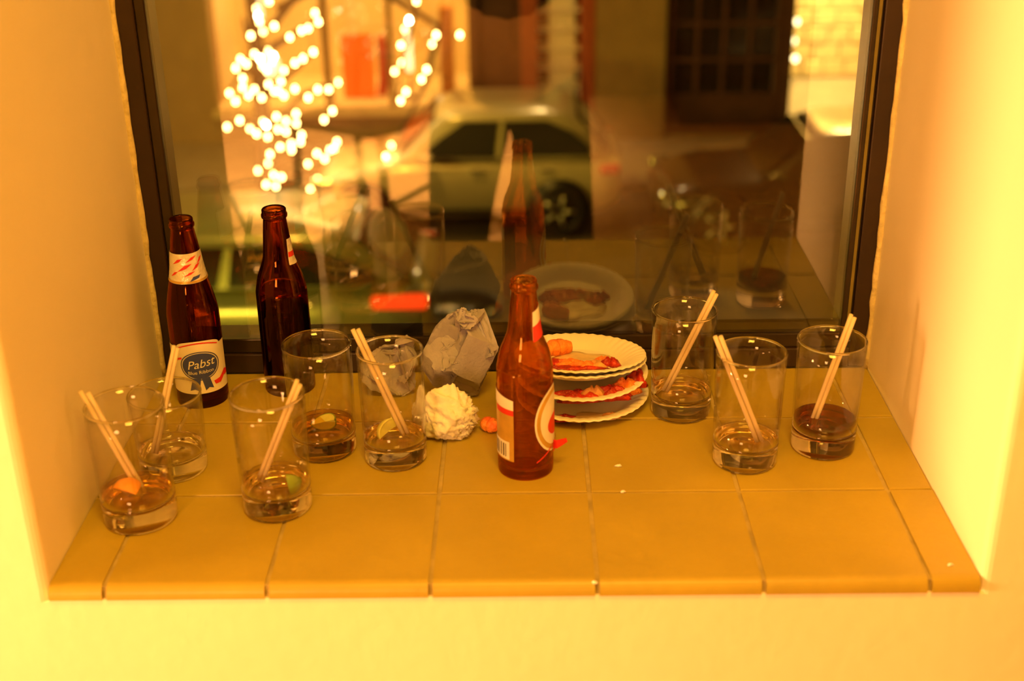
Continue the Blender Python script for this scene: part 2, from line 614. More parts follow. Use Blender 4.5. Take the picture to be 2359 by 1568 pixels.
# ------------------------------------------------------------------ drinking glasses
def tumbler(name, label, x, y, r0, r1, h, base, drink=None, level=0.0, group='clear tumblers on the tiled sill'):
    t = thing(name, label, 'glass', (x, y, 0.0004), group=group)
    th = 0.0017
    def ro(z):
        return r0 + (r1 - r0) * (z / h)

    def ri(z):
        return ro(z) - th
    zt = base + .008                                             # the solid bottom ends here, the thin wall goes on
    foot = [(0, 0.0022), (r0 * .7, 0.0018), (r0 - .0035, 0.0), (r0 - .001, 0.0008), (r0, 0.0032), (ro(base * .6), base * .6), (ro(zt - .003), zt - .003), (ro(zt) - .0003, zt - .0006), (ro(zt) - .0009, zt),
            (ri(zt) + .0001, zt - .0006), (ri(base + .005) - .0006, base + .005), (ri(base) - .003, base + .0022), (ri(base) - .009, base + .0004), (ri(base) * .5, base), (0, base - .0002)]
    link('base', lathe_me('base', foot, 56), M_CLEAR, t).cycles.is_caustics_caster = True
    wallp = [(ro(zt) - .0009, zt + .0001)] + [(ro(zt + (h - .0012 - zt) * k / 6), zt + (h - .0012 - zt) * k / 6) for k in range(7)]
    wallp += [(ri(zt + (h - .0012 - zt) * k / 6), zt + (h - .0012 - zt) * k / 6) for k in range(6, -1, -1)]
    link('body', lathe_me('body', wallp, 56, closed=True), M_THIN, t)
    rp = [(ro(h) - .0010 + .0013 * math.cos(2 * PI * k / 12), h + .0013 * math.sin(2 * PI * k / 12)) for k in range(12)]
    link('rim', lathe_me('rim', rp, 56, closed=True), M_CLEAR, t)
    if drink:
        e = .0003
        dp = [(0, base - .0002 - e), (ri(base) * .5, base - e), (ri(base) - .009 + e, base + .0004 - e), (ri(base) - .003 + e, base + .0022 - e),
              (ri(base + .006) - .0006 + e, base + .006), (ri(level) + e - (.0004 if level < base + .008 else 0), level), (ri(level) - .001, level - .0003), (0, level - .0003)]
        link('drink', lathe_me('drink', dp, 56), drink, t)
    return t


tumbler('tumbler', 'tall tumbler nearest the left wall, two straws leaning left, orange piece inside', -0.385, 0.120, .0372, .0392, .131, .021, M_GOLDDRINK, .034)
tumbler('tumbler', 'short wide tumbler in front of the labelled beer bottle by the left wall', -0.374, 0.218, .0362, .0392, .092, .018)
tumbler('tumbler', 'tall tumbler at the front, single pair of straws leaning right over a lime wedge', -0.246, 0.138, .0355, .0378, .132, .021, M_WEAK, .034)
tumbler('tumbler', 'strawless tall tumbler with golden dregs, beside the unlabelled dark bottle', -0.213, 0.258, .0355, .0378, .130, .019, M_GOLDDRINK, .032)
tumbler('tumbler', 'tall tumbler in front of the grey napkin, straws leaning left, lime on the bottom', -0.131, 0.237, .0345, .0360, .132, .021, M_WEAK, .029)
tumbler('tumbler', 'empty tall tumbler right next to the stack of paper plates', 0.197, 0.339, .0350, .0375, .130, .021, M_WEAK, .027)
tumbler('tumbler', 'empty tall tumbler with straws leaning left, middle one of the three by the right wall', 0.2545, 0.224, .0350, .0375, .131, .021, M_WEAK, .0265)
tumbler('tumbler', 'tall tumbler with a layer of dark brown drink, closest to the right wall', 0.346, 0.252, .0350, .0372, .131, .021, M_COLA, .036)


# ------------------------------------------------------------------ straws
def straw_pair(gx, gy, bot, top, label, group, gap=0.0026, r=.0024, lens=(1.0, .985), spread=0.0):
    b, t = Vector(bot), Vector(top)
    d = (t - b).normalized()
    view = (CAM - Vector((gx, gy, .08))).normalized()
    side = d.cross(view).normalized()
    for k, s in enumerate((-1, 1)):
        bb = b + side * gap * s * (1 - spread)
        tt = b + (t - b) * lens[k] + side * gap * s * (1 + spread)
        o = link('cocktail_straw', tube_me('cocktail_straw', [bb.lerp(tt, i / 6) for i in range(7)], r, 12, hollow=.0006), M_STRAW)
        o.location = (gx, gy, .0005)
        tag(o, label.replace('one of two', ('left of two', 'right of two')[k]), 'straw', group)


straw_pair(-.385, .120, (.004, .004, .026), (-.0395, .004, .1455), 'one of two pale straws leaning left in the tumbler nearest the left wall', 'straws over the orange piece', lens=(1, .96), spread=.1)
straw_pair(-.374, .218, (-.018, -.006, .022), (.0135, .022, .138), 'one of two thin pale straws standing in the short tumbler before the labelled bottle', 'straws before the labelled bottle', gap=.0021, r=.0021)
straw_pair(-.246, .138, (-.018, .008, .026), (.0335, .004, .144), 'one of two pale straws leaning right in the front tumbler with the lime wedge', 'straws beside the lime wedge', gap=.0022, r=.0022, lens=(1, .97))
straw_pair(-.131, .237, (.012, .004, .026), (-.0370, .010, .153), 'one of two pale straws leaning left in the tumbler before the grey napkin', 'straws before the grey napkin')
straw_pair(.197, .339, (-.019, 0, .026), (.0320, -.012, .157), 'one of two pale straws leaning right in the tumbler next to the plates', 'straws beside the plates', gap=.0022, r=.0022)
straw_pair(.2545, .224, (.014, -.006, .026), (-.0400, -.016, .158), 'one of two pale straws leaning left in the empty middle tumbler on the right', 'straws in the empty tumbler')
straw_pair(.346, .252, (-.013, 0, .028), (.0200, .002, .159), 'one of two pale straws standing in the dark brown drink', 'straws in the brown drink', gap=.0022, r=.0022)


# ------------------------------------------------------------------ fruit
def wedge(name, label, cat, loc, R, rot, m_rind, m_flesh, ang=70):
    t = thing(name, label, cat, loc)
    t.rotation_euler = rot
    n, k = 12, 10
    vs, fs = [], []
    for i in range(n + 1):
        la = -PI / 2 + PI * i / n
        for j in range(k + 1):
            lo = rad(ang) * (j / k - .5)
            vs.append((R * math.cos(la) * math.cos(lo), R * math.cos(la) * math.sin(lo), R * 1.1 * math.sin(la)))
    for i in range(n):
        for j in range(k):
            a = i * (k + 1) + j
            fs.append((a, a + 1, a + k + 2, a + k + 1))
    o = link('rind', mesh('rind', vs, fs), m_rind, t, smooth=True)
    sm = o.modifiers.new('thick', 'SOLIDIFY')
    sm.thickness = .0012
    vs, fs = [], []
    q = .97
    for s in (-1, 1):
        lo = rad(ang) * .5 * s
        st = len(vs)
        vs.append((0.001, 0, 0))
        for i in range(n + 1):
            la = -PI / 2 + PI * i / n
            vs.append((q * R * math.cos(la) * math.cos(lo), q * R * math.cos(la) * math.sin(lo), q * R * 1.1 * math.sin(la)))
        for i in range(n):
            fs.append((st, st + 1 + i, st + 2 + i) if s < 0 else (st, st + 2 + i, st + 1 + i))
    link('flesh', mesh('flesh', vs, fs), m_flesh, t)
    return t


wedge('orange_wedge', 'orange fruit piece lying in the tumbler nearest the left wall', 'fruit', (-.3905, .108, .0355), .0165, (.3, -1.2, 2.0), M_ORIND, M_OFLESH, 110)
wedge('lime_wedge', 'lime wedge with green rind at the bottom of the front tumbler', 'lime', (-.2325, .1315, .0340), .0150, (.5, .35, -.5), M_RIND, M_FLESH, 80)
wedge('lime_wedge', 'lime wedge in golden dregs in the strawless tumbler', 'lime', (-.214, .262, .0315), .0145, (1.2, .4, 1.2), M_RIND, M_FLESH, 80)
wedge('lime_wedge', 'small yellow lime piece at the straws in the tumbler before the grey napkin', 'lime', (-.136, .236, .0335), .0140, (1.3, -.4, 2.5), M_FLESH, M_FLESH, 120)


# ------------------------------------------------------------------ bottles
def bottle(name, label, x, y, prof, glass, rz=0.0):
    t = thing(name, label, 'bottle', (x, y, 0.0004), rz)
    sp_ = smooth_prof(prof, 5)
    outer = [(0, .004), (prof[0][0] * .7, .0022), (prof[0][0] * .9, 0)] + sp_
    top_r, top_z = prof[-1]
    inner = [(max(.008, r - .0026), z) for r, z in reversed(sp_) if z > .008]
    inner[0] = (top_r - .0026, top_z)
    full = outer + [(top_r - .001, top_z + .0012)] + inner + [(prof[0][0] * .8, .0075), (0, .009)]
    link('body', lathe_me('body', full, 56), glass, t)
    return t, sp_


LONG = [(.0290, .0005), (.0305, .004), (.0305, .05), (.0305, .105), (.0296, .121), (.0262, .140), (.0225, .156), (.0198, .170), (.0178, .186), (.0158, .202),
        (.0138, .215), (.0130, .2195), (.0144, .2215), (.0146, .2245), (.0136, .2262), (.0136, .2300)]
STUB = [(.0285, .0005), (.0302, .004), (.0302, .05), (.0302, .116), (.0295, .127), (.0262, .142), (.0215, .154), (.0178, .165), (.0160, .180), (.0145, .196),
        (.0133, .2075), (.0131, .2105), (.0147, .2125), (.0149, .2155), (.0139, .217), (.0139, .2210)]

# labelled bottle by the left wall
b1, pf = bottle('beer_bottle', 'brown beer bottle with a cream ribbon label, by the left wall', -.3785, .386, LONG, M_AMBER_DARK)
F = 17.0     # side that faces the room
wrap_poly('label', pf, rect_pts(F - 105, F + 75, .020, .080) , .0004, M_LABEL, b1)
wrap_poly('label_top', pf, oval_pts(F, .080, 52, .0085), .0004, M_LABEL, b1)
arc = [(rad(F + a), .0795 + .0072 * math.cos(rad(a * 1.75))) for a in range(-46, 47, 4)]
wrap_poly('label_band', pf, arc + [(a, z - .0016) for a, z in reversed(arc)], .0007, M_RED, b1)
emb = wrap_poly('emblem', pf, oval_pts(F, .0565, 40, .0165), .0008, M_BLUE, b1)
emb['label'] = 'round blue ribbon emblem on the label'
wrap_text('lettering', 'Pabst', pf, F, .0590, .0150, .0012, M_WHITE, b1, shear=.35, rot=.12)
wrap_text('lettering', 'Blue Ribbon', pf, F, .0485, .0062, .0012, M_WHITE, b1, rot=.05)
ringp = [(rad(F + 45 * math.cos(2 * PI * k / 40)), .0565 + .0186 * math.sin(2 * PI * k / 40)) for k in range(41)]
ring2 = [(rad(F + 42.5 * math.cos(2 * PI * k / 40)), .0565 + .0175 * math.sin(2 * PI * k / 40)) for k in range(41)]
for s in range(0, 40, 10):
    seg = list(range(s, s + 11))
    wrap_poly('emblem_ring', pf, [ringp[i] for i in seg] + [ring2[i] for i in reversed(seg)], .0007, M_BLUE, b1)
wrap_poly('ribbon_tail', pf, [(rad(F - 20), .041), (rad(F - 2), .040), (rad(F - 8), .0235), (rad(F - 17), .0265), (rad(F - 28), .0245)], .0008, M_BLUE, b1)
wrap_poly('ribbon_tail', pf, [(rad(F + 0), .040), (rad(F + 17), .041), (rad(F + 24), .0255), (rad(F + 14), .0275), (rad(F + 6), .0240)], .0008, M_BLUE, b1)
wrap_poly('red_stripe', pf, [(rad(F + 26), .034), (rad(F + 42), .0355), (rad(F + 60), .043), (rad(F + 72), .041), (rad(F + 72), .035), (rad(F + 56), .0350), (rad(F + 44), .0290), (rad(F + 30), .0290)], .0009, M_RED, b1)
wrap_poly('red_stripe', pf, [(rad(F - 62), .064), (rad(F - 40), .068), (rad(F - 40), .0655), (rad(F - 62), .0615)], .0009, M_RED, b1)
wrap_poly('neck_label', pf, rect_pts(F - 130, F + 130, .158, .193), .0004, M_FOIL, b1)
for k, (a, z, rt, rz_) in enumerate([(-34, .184, 20, .0022), (-10, .1765, 26, .0026), (16, .186, 22, .0020), (30, .176, 18, .0024), (-48, .169, 14, .0020), (50, .183, 16, .0024), (4, .169, 20, .0016)]):
    wrap_poly('red_swirl', pf, [(rad(F + a - rt), z - rz_ * 1.6), (rad(F + a + rt * .2), z - rz_ * .2), (rad(F + a + rt), z + rz_ * 1.8), (rad(F + a), z + rz_ * 1.2)], .0008, M_RED, b1)
wrap_poly('blue_swirl', pf, [(rad(F + 2), .1605), (rad(F + 32), .1630), (rad(F + 40), .1665), (rad(F + 14), .1655)], .0008, M_BLUE, b1)
wrap_poly('neck_band', pf, rect_pts(F - 130, F + 130, .1585, .1610), .0007, M_GOLD, b1)

# dark bottle without a front label, against the window
b2, pf2 = bottle('beer_bottle', 'dark brown beer bottle turned label away, against the window behind the tumblers', -.2765, .4135, [(r + .0004, z * 1.045) for r, z in STUB], M_AMBER_DARK)
wrap_poly('neck_label', pf2, [(rad(48), .166), (rad(150), .162), (rad(150), .196), (rad(56), .1965)], .0004, M_FOIL, b2)
wrap_poly('neck_stripe', pf2, [(rad(52), .175), (rad(150), .172), (rad(150), .179), (rad(53), .181)], .0007, M_RED, b2)
wrap_poly('label', pf2, rect_pts(105, 250, .03, .09), .0004, M_LABEL, b2)
bp_ = [(0, .0092)] + [(max(.004, r - .0023), z) for r, z in pf2 if .012 < z < .118] + [(0, .1175)]
link('beer', lathe_me('beer', bp_, 48), M_BEER, b2)

# the bottle in front of the plates
b3, pf3 = bottle('beer_bottle', 'brown beer bottle in the middle of the sill in front of the paper plates', .0135, .213, STUB, M_AMBER)
wrap_poly('back_label', pf3, rect_pts(-120, -24, .022, .092), .0004, M_GOLD, b3)
wrap_poly('label_white', pf3, [(rad(-120), .086), (rad(-24), .084), (rad(-24), .0955), (rad(-60), .099), (rad(-120), .103)], .0007, M_WHITE, b3)
wrap_poly('label_red', pf3, rect_pts(-75, -24, .0775, .084), .0007, M_RED, b3)
wrap_poly('barcode_panel', pf3, rect_pts(-92, -34, .0235, .045), .0007, M_WHITE, b3)
for k in range(7):
    wrap_poly('barcode_bar', pf3, rect_pts(-86 + k * 7, -84 + k * 7 + (k % 3), .0265, .042), .0009, mat('ink', (.12, .09, .06), .6) if k == 0 else bpy.data.materials['ink'], b3)
fl = wrap_poly('front_label', pf3, oval_pts(76, .0665, 57, .0395), .0004, M_WHITE, b3)
fl['label'] = 'oval gold and white front label seen edge-on'
wrap_poly('label_ring', pf3, oval_pts(76, .0665, 53, .0365), .0007, M_GOLD, b3)
wrap_poly('label_field', pf3, oval_pts(76, .0665, 45, .0310), .0010, M_LABEL, b3)
wrap_poly('label_emblem', pf3, oval_pts(80, .0600, 30, .0130), .0013, M_RED, b3)
wrap_poly('label_script', pf3, [(rad(22), .0205), (rad(52), .0290), (rad(62), .0330), (rad(62), .0345), (rad(50), .0308), (rad(22), .0222)], .0010, M_RED, b3)
rib = wrap_poly('label_ribbon', pf3, [(rad(66), .026), (rad(96), .0285), (rad(100), .0400), (rad(70), .0375)], .0024, M_RED, b3)
flap = link('label_flap', mesh('label_flap', [(.0285, -.006, .027), (.0340, -.010, .0285), (.0400, -.010, .0325), (.0455, -.007, .0350), (.0440, -.007, .0395), (.0390, -.010, .0400), (.0330, -.010, .0385), (.0285, -.006, .0375),
                               (.0285, -.0066, .027), (.0340, -.0106, .0285), (.0400, -.0106, .0325), (.0455, -.0076, .0350), (.0440, -.0076, .0395), (.0390, -.0106, .0400), (.0330, -.0106, .0385), (.0285, -.0066, .0375)],
            [(0, 1, 6, 7), (1, 2, 5, 6), (2, 3, 4, 5), (15, 14, 9, 8), (14, 13, 10, 9), (13, 12, 11, 10)] + [(k, 8 + k, 8 + (k + 1) % 8, (k + 1) % 8) for k in range(8)]), M_RED, b3)
flap['label'] = 'red peeling corner of the front label'
wrap_poly('neck_label', pf3, [(rad(28), .160), (rad(120), .166), (rad(120), .1975), (rad(34), .1900)], .0004, M_WHITE, b3)
wrap_poly('neck_red', pf3, [(rad(28), .1585), (rad(120), .1645), (rad(120), .1830), (rad(31), .1745)], .0007, M_RED, b3)

# ------------------------------------------------------------------ paper plates and leftovers
PX, PY = .0770, .3690


def flute(r, a):
    t = min(1, max(0, (r - .052) / .02))
    return .00055 * t * math.cos(44 * a)


PLPROF = smooth_prof([(0, .0012), (.030, .0012), (.050, .0016), (.056, .0040), (.064, .0095), (.072, .0135), (.0785, .0150), (.0805, .0142)], 4)
PLME = lathe_me('paper_plate', PLPROF, 176, flute=flute)
plates = []
for lab, z, rx, ry, dx, dy, rz in [
        ('lowest white paper plate, lying flat on the tiles', .0002, 0, 0, .0035, -.002, 0),
        ('second paper plate up, with red sauce along its edge', .0265, .5, 0, .002, .000, .5),
        ('third paper plate up, nested tight under the topmost plate', .0420, -8.0, .8, .000, .001, 0),
        ('topmost fluted paper plate with orange cheese and sauce scraps', .0482, -9.0, 1.2, -.001, -.001, 0)]:
    o = link('paper_plate', PLME.copy(), M_PLATE, smooth=True)
    if lab.startswith('low'):
        o.data.materials.clear()
        o.data.materials.append(M_PLATE)
    o.location = (PX + dx, PY + dy, z)
    o.rotation_euler = (rad(rx), rad(ry), rz)
    sm = o.modifiers.new('thick', 'SOLIDIFY')
    sm.thickness = .0009
    sm.offset = 1
    tag(o, lab, 'plate', 'stacked paper plates')
    plates.append(o)


def on_plate(k, name, x, y, rx, ry, h, seed, m, dz=.0026, tilt=(0, 0, 0)):
    """food smear stuck to plate k; x, y in the room's directions about the plate's centre"""
    p = plates[k]
    a = -p.rotation_euler.z
    o = flat_blob(name, rx, ry, h, seed, m, p)
    o.location = (x * math.cos(a) - y * math.sin(a), x * math.sin(a) + y * math.cos(a), dz)
    o.rotation_euler = (tilt[0], tilt[1], a + tilt[2])
    return o


for k, name, x, y, rx, ry, h, m, dz in [
        (3, 'sauce_smear', -.004, -.024, .030, .009, .0030, M_SAUCE, .0026), (3, 'cheese_scrap', -.010, -.010, .024, .011, .0060, M_CHEESE, .0026),
        (3, 'cheese_scrap', .022, -.012, .020, .012, .0055, M_CRUST, .0026), (3, 'sauce_smear', .038, -.010, .013, .011, .0080, M_SAUCE, .0026),
        (3, 'cheese_scrap', .030, -.002, .012, .009, .0070, M_CHEESE, .0026), (3, 'cheese_scrap', .006, -.020, .018, .007, .0065, M_CHEESE, .0026),
        (3, 'sauce_smear', -.030, -.006, .014, .016, .0045, M_SAUCE, .0026), (3, 'grease_stain', .004, .008, .044, .034, .0010, M_GREASE, .0022),
        (1, 'sauce_smear', -.006, -.056, .034, .012, .0090, M_SAUCE, .0052), (1, 'sauce_smear', .034, -.050, .026, .012, .0110, M_SAUCE, .0050),
        (1, 'cheese_scrap', .052, -.036, .018, .013, .0120, M_CHEESE, .0060), (1, 'sauce_smear', .066, -.020, .011, .020, .0120, M_SAUCE, .0090),
        (1, 'cheese_scrap', .014, -.054, .015, .008, .0125, M_CRUST, .0052),
        (0, 'grease_stain', .010, -.050, .036, .011, .0015, M_GREASE, .0042), (0, 'sauce_smear', -.022, -.052, .016, .008, .0035, M_SAUCE, .0042),
        (0, 'cheese_scrap', .034, -.050, .011, .006, .0045, M_CRUST, .0046)]:
    on_plate(k, name, x, y, rx, ry, h, int(1000 * (x + .1) + 7 * k), m, dz)


def crust(name, label, pts, r, seed, m, cat='food'):
    rnd = random.Random(seed)
    P = [Vector(p) for p in pts]
    pp, rr = [], []
    n = 14
    for i in range(n + 1):
        t = i / n * (len(P) - 1)
        k = min(int(t), len(P) - 2)
        pp.append(P[k].lerp(P[k + 1], t - k))
        e = math.sin(PI * (i + .6) / (n + 1.2)) ** .5
        rr.append(r * (0.35 + .65 * e) * rnd.uniform(.88, 1.12))
    o = link(name, tube_me(name, pp, r, 14, radii=rr), m)
    return tag(o, label, cat)


crust('pizza_slice', 'orange pizza scrap at the back of the topmost plate', [(.040, .395, .0545), (.052, .404, .0530), (.070, .409, .0520)], .0110, 2, M_CHEESE)
crust('pizza_crust', 'orange crust bit on the tiles left of the middle bottle', [(-.036, .300, .0085), (-.027, .293, .0090), (-.018, .288, .0085)], .0085, 5, M_CHEESE)
tag(flat_blob('food_scrap', .0035, .0022, .0018, 21, M_TISSUE), 'tiny pale crumb on the tiles before the plates', 'crumb')
bpy.data.objects['food_scrap'].location = (.115, .212, .0005)
for k, (x, y, lab) in enumerate([(.078, -.0005, 'pale crumb on the rounded front edge of the sill'), (.116, .158, 'small pale crumb in the tile joint before the plates'),
                                 (.420, .020, 'pale speck near the right end of the front tiles')]):
    o = flat_blob('crumb', .0028, .0018, .0018, 30 + k, M_TISSUE)
    o.location = (x, y, .0006 if k else -.0015)
    tag(o, lab, 'crumb')


# ------------------------------------------------------------------ napkins
def crumple(name, loc, dims, seed, lobes, material, sub=6, facets=30, depth=.35, fold=None, ragged=0.0):
    """crumpled paper: a ball cut by many random facets, pulled out into lobes, with creases running along fold"""
    rnd = random.Random(seed)
    bm = bmesh.new()
    bmesh.ops.create_icosphere(bm, subdivisions=sub, radius=1)
    pl = []
    for _ in range(facets):
        v = Vector((rnd.gauss(0, 1), rnd.gauss(0, 1), rnd.gauss(0, 1))).normalized()
        pl.append((v, rnd.uniform(.72, 1.0)))
    off = Vector((rnd.uniform(0, 50), rnd.uniform(0, 50), rnd.uniform(0, 50)))
    for v in bm.verts:
        d = v.co.normalized()
        r = 1.15
        for n_, q in pl:
            c = d.dot(n_)
            if c > .05:
                r = min(r, q / c)
        for (ld, amp, wid) in lobes:
            c = d.dot(Vector(ld).normalized())
            r += amp * math.exp(-(1 - c) / wid)
        p = d * 1.0
        if fold is not None:
            f = Vector(fold).normalized()
            p = p - f * p.dot(f) * .78                        # stretched along the fold
        q1 = noise.noise(p * 2.6 + off)
        q2 = noise.noise(p * 5.5 + off * 1.7)
        q3 = noise.noise(p * 11.0 + off * .7)
        r += depth * min(r, 1.5) * (-(abs(q1)) * .9 - abs(q2) * .50 - abs(q3) * .22 + .38)
        if ragged:
            r += ragged * noise.noise(d * 14 + off) * max(0, d.x)
        v.co = Vector((d.x * dims[0], d.y * dims[1], d.z * dims[2])) * r
    zmin = min(v.co.z for v in bm.verts)
    for v in bm.verts:
        if v.co.z < zmin * .72:
            v.co.z = zmin * .72 + (v.co.z - zmin * .72) * .05
    zmin = min(v.co.z for v in bm.verts)
    for v in bm.verts:
        v.co.z -= zmin
    o = link(name, from_bm(name, bm), material, smooth=True)
    o.location = loc
    return o


def folded(name, loc, dims, size, seed, material, folds=60, keep=(0.2, 0.0, 1.0), keep_c=.72, spin=.8, n=84):
    """a sheet of paper crumpled by folding it back again and again at random planes until it fits a heap of the given half sizes"""
    rnd = np.random.RandomState(seed)
    g = np.linspace(-.5, .5, n)
    U, V = np.meshgrid(g, g)
    P = np.stack([U.ravel() * size, .010 * np.sin(9 * U.ravel() + 4 * V.ravel()), V.ravel() * size], 1)
    c, s_ = math.cos(spin), math.sin(spin)
    P = P @ np.array([[c, 0, s_], [0, 1, 0], [-s_, 0, c]])        # a corner points up
    P += rnd.normal(0, .0003, P.shape)
    D_ = np.array(dims)
    kp = np.array(keep) / np.linalg.norm(keep)
    for i in range(folds):
        v = rnd.normal(0, 1, 3)
        v /= np.linalg.norm(v)
        if v @ kp > keep_c:
            continue
        sup = np.linalg.norm(D_ * v)
        off = sup * rnd.uniform(.35, 1.0) if i > 8 else sup * rnd.uniform(.75, 1.25)
        d = P @ v - off
        m = d > 0
        P[m] -= np.outer(d[m] * rnd.uniform(1.35, 1.9), v)
    lo = P[:, 2].min()
    zc = np.percentile(P[:, 2], 4)
    low = P[:, 2] < zc
    P[low, 2] = zc - (zc - P[low, 2]) * .05
    P[:, 2] -= P[:, 2].min()
    P[:, 0] -= P[:, 0].mean()
    P[:, 1] -= P[:, 1].mean()
    fs = [(j * n + i, j * n + i + 1, (j + 1) * n + i + 1, (j + 1) * n + i) for j in range(n - 1) for i in range(n - 1)]
    o = link(name, mesh(name, P, fs), material, smooth=False)
    o.data.shade_smooth()
    o.data.set_sharp_from_angle(angle=rad(38))
    sm = o.modifiers.new('thick', 'SOLIDIFY')
    sm.thickness = .0006
    o.location = loc
    return o


nap = folded('paper_napkin', (-.0620, .368, .0003), (.090, .0525, .090), .49, 120, M_NAPKIN, spin=.5)
tag(nap, 'crumpled grey paper napkin standing in a heap behind the tumblers', 'napkin')
nap2 = folded('paper_napkin', (-.1420, .385, .0003), (.075, .045, .054), .33, 18, M_NAPKIN, keep=(.5, 0, .6), spin=.5)
tag(nap2, 'lower grey napkin wad seen through the tumbler with the lime', 'napkin')
tis = crumple('tissue', (-.0740, .282, .0003), (.0345, .028, .0345), 41, [((-.3, -.2, .8), .12, .1)], M_TISSUE, sub=5, depth=.30, ragged=.22)
tag(tis, 'crumpled white tissue ball in front of the grey napkin', 'tissue')
tis2 = crumple('tissue', (-.1080, .296, .0003), (.011, .012, .026), 47, [((.2, .1, 1), .5, .06)], M_TISSUE, sub=4, depth=.3)
tag(tis2, 'small white tissue twist between the tumbler and the white ball', 'tissue')
# ------------------------------------------------------------------ beyond the sill

# ------------------------------------------------------------------ the room behind the camera (seen only as a reflection in the pane)
M_CLOTH = mat('black cloth', (0.018, 0.014, 0.014), 0.9, noise_amt=0.3)
M_SKIN = mat('skin', (0.72, 0.45, 0.32), 0.5, sss=0.1)
M_HAIR = mat('dark hair', (0.03, 0.018, 0.01), 0.6, noise_amt=0.3)
M_BLACK = mat('black plastic', (0.015, 0.014, 0.013), 0.4, noise_amt=0.2)
M_WOODDK = mat('near black wood', (0.022, 0.010, 0.005), 0.5, noise_amt=0.35, noise_scale=12)
M_WOOD = mat('dark wood', (0.16, 0.07, 0.03), 0.45, noise_amt=0.35, noise_scale=12)


def skin_figure(name, joints, edges, material, parent, sub=2, root=0):
    bm = bmesh.new()
    lay = bm.verts.layers.skin.verify()
    vv = []
    for i, (p, r) in enumerate(joints):
        v = bm.verts.new(p)
        v[lay].radius = r if isinstance(r, tuple) else (r, r)
        v[lay].use_root = (i == root)
        vv.append(v)
    for a, b in edges:
        bm.edges.new((vv[a], vv[b]))
    me = bpy.data.meshes.new(name)
    bm.to_mesh(me)
    bm.free()
    o = link(name, me, material, parent)
    sk = o.modifiers.new('skin', 'SKIN')
    sk.use_smooth_shade = True
    ss = o.modifiers.new('sub', 'SUBSURF')
    ss.levels = sub
    ss.render_levels = sub
    return o


pers = thing('person', 'person in dark clothes taking the picture, mirrored in the window as a dark shape', 'person', (-0.018, -1.20, FL))
J = [((0, 0, .95), (.15, .10)), ((0, .0, 1.15), (.135, .095)), ((0, -.01, 1.36), (.155, .10)), ((0, 0, 1.47), (.07, .06)), ((0, .02, 1.545), (.05, .052)),
     ((0, .035, 1.62), (.072, .085)), ((0, .03, 1.70), (.078, .095)), ((0, .02, 1.765), (.05, .06))]
E_ = [(i, i + 1) for i in range(7)]
for s in (-1, 1):
    k = len(J)
    J += [((.10 * s, 0, .86), (.090, .095)), ((.125 * s, .01, .50), (.058, .062)), ((.150 * s, -.02, .10), (.038, .042)), ((.160 * s, .10, .035), (.036, .028))]
    E_ += [(0, k), (k, k + 1), (k + 1, k + 2), (k + 2, k + 3)]
    k = len(J)
    J += [((.185 * s, -.01, 1.41), (.055, .055)), ((.27 * s, .06, 1.20), (.043, .043)), ((.115 * s, .125, 1.50), (.028, .028)), ((.085 * s, .128, 1.575), (.034, .018))]
    E_ += [(2, k), (k, k + 1), (k + 1, k + 2), (k + 2, k + 3)]
skin_figure('body', J, E_, M_SKIN, pers)
for s in (-1, 1):
    for q, (dx, ln) in enumerate([(0, .030), (.004, .034), (.008, .032), (.012, .026)]):
        z = 1.585 + .018 * q
        pts = [((.085 * s), .130, 1.575), (.082 * s, .142, z + .01), ((.068 - dx * .3) * s, .150, z + .018), ((.068 - ln) * s, .148, z + .018)]
        link('finger', tube_me('finger', pts, .008, 8, radii=[.009, .0085, .008, .006]), M_SKIN, pers)
    link('thumb', tube_me('thumb', [(.092 * s, .125, 1.56), (.085 * s, .112, 1.585), (.062 * s, .108, 1.60)], .009, 8, radii=[.011, .010, .007]), M_SKIN, pers)
sh = [((0, 0, .97), (.165, .115)), ((0, .0, 1.15), (.15, .11)), ((0, -.01, 1.36), (.165, .112)), ((0, 0, 1.455), (.085, .075))]
se = [(0, 1), (1, 2), (2, 3)]
for s in (-1, 1):
    k = len(sh)
    sh += [((.185 * s, -.01, 1.405), (.066, .066)), ((.27 * s, .06, 1.20), (.055, .055)), ((.15 * s, .11, 1.43), (.040, .040))]
    se += [(2, k), (k, k + 1), (k + 1, k + 2)]
skin_figure('shirt', sh, se, M_CLOTH, pers)
tr = [((0, 0, .99), (.178, .128))]
te = []
for s in (-1, 1):
    k = len(tr)
    tr += [((.088 * s, 0, .86), (.108, .118)), ((.134 * s, .01, .50), (.080, .082)), ((.150 * s, -.015, .10), (.072, .075))]
    te += [(0, k), (k, k + 1), (k + 1, k + 2)]
skin_figure('trousers', tr, te, M_CLOTH, pers)
for s in (-1, 1):
    bm = box_bm(.155 * s - .045, .155 * s + .045, -.07, .19, 0, .07, .025, 3)
    link('shoe', from_bm('shoe', bm), M_BLACK, pers, smooth=True)
    link('eye', lathe_me('eye', [(0, -.012), (.009, -.008), (.012, 0), (.009, .008), (0, .012)], 12), M_WHITE, pers).location = (.032 * s, .108, 1.665)
    link('ear', tube_me('ear', [(.088 * s, .02, 1.64), (.096 * s, .01, 1.665), (.090 * s, .015, 1.69)], .012, 8), M_SKIN, pers)
link('nose', tube_me('nose', [(0, .115, 1.675), (0, .128, 1.645), (0, .138, 1.628)], .010, 8, radii=[.006, .010, .013]), M_SKIN, pers)
link('mouth', tube_me('mouth', [(-.022, .112, 1.595), (0, .120, 1.592), (.022, .112, 1.595)], .006, 8, radii=[.003, .007, .003]), mat('lips', (.5, .16, .12), .4), pers)
bm = bmesh.new()
bmesh.ops.create_icosphere(bm, subdivisions=4, radius=1)
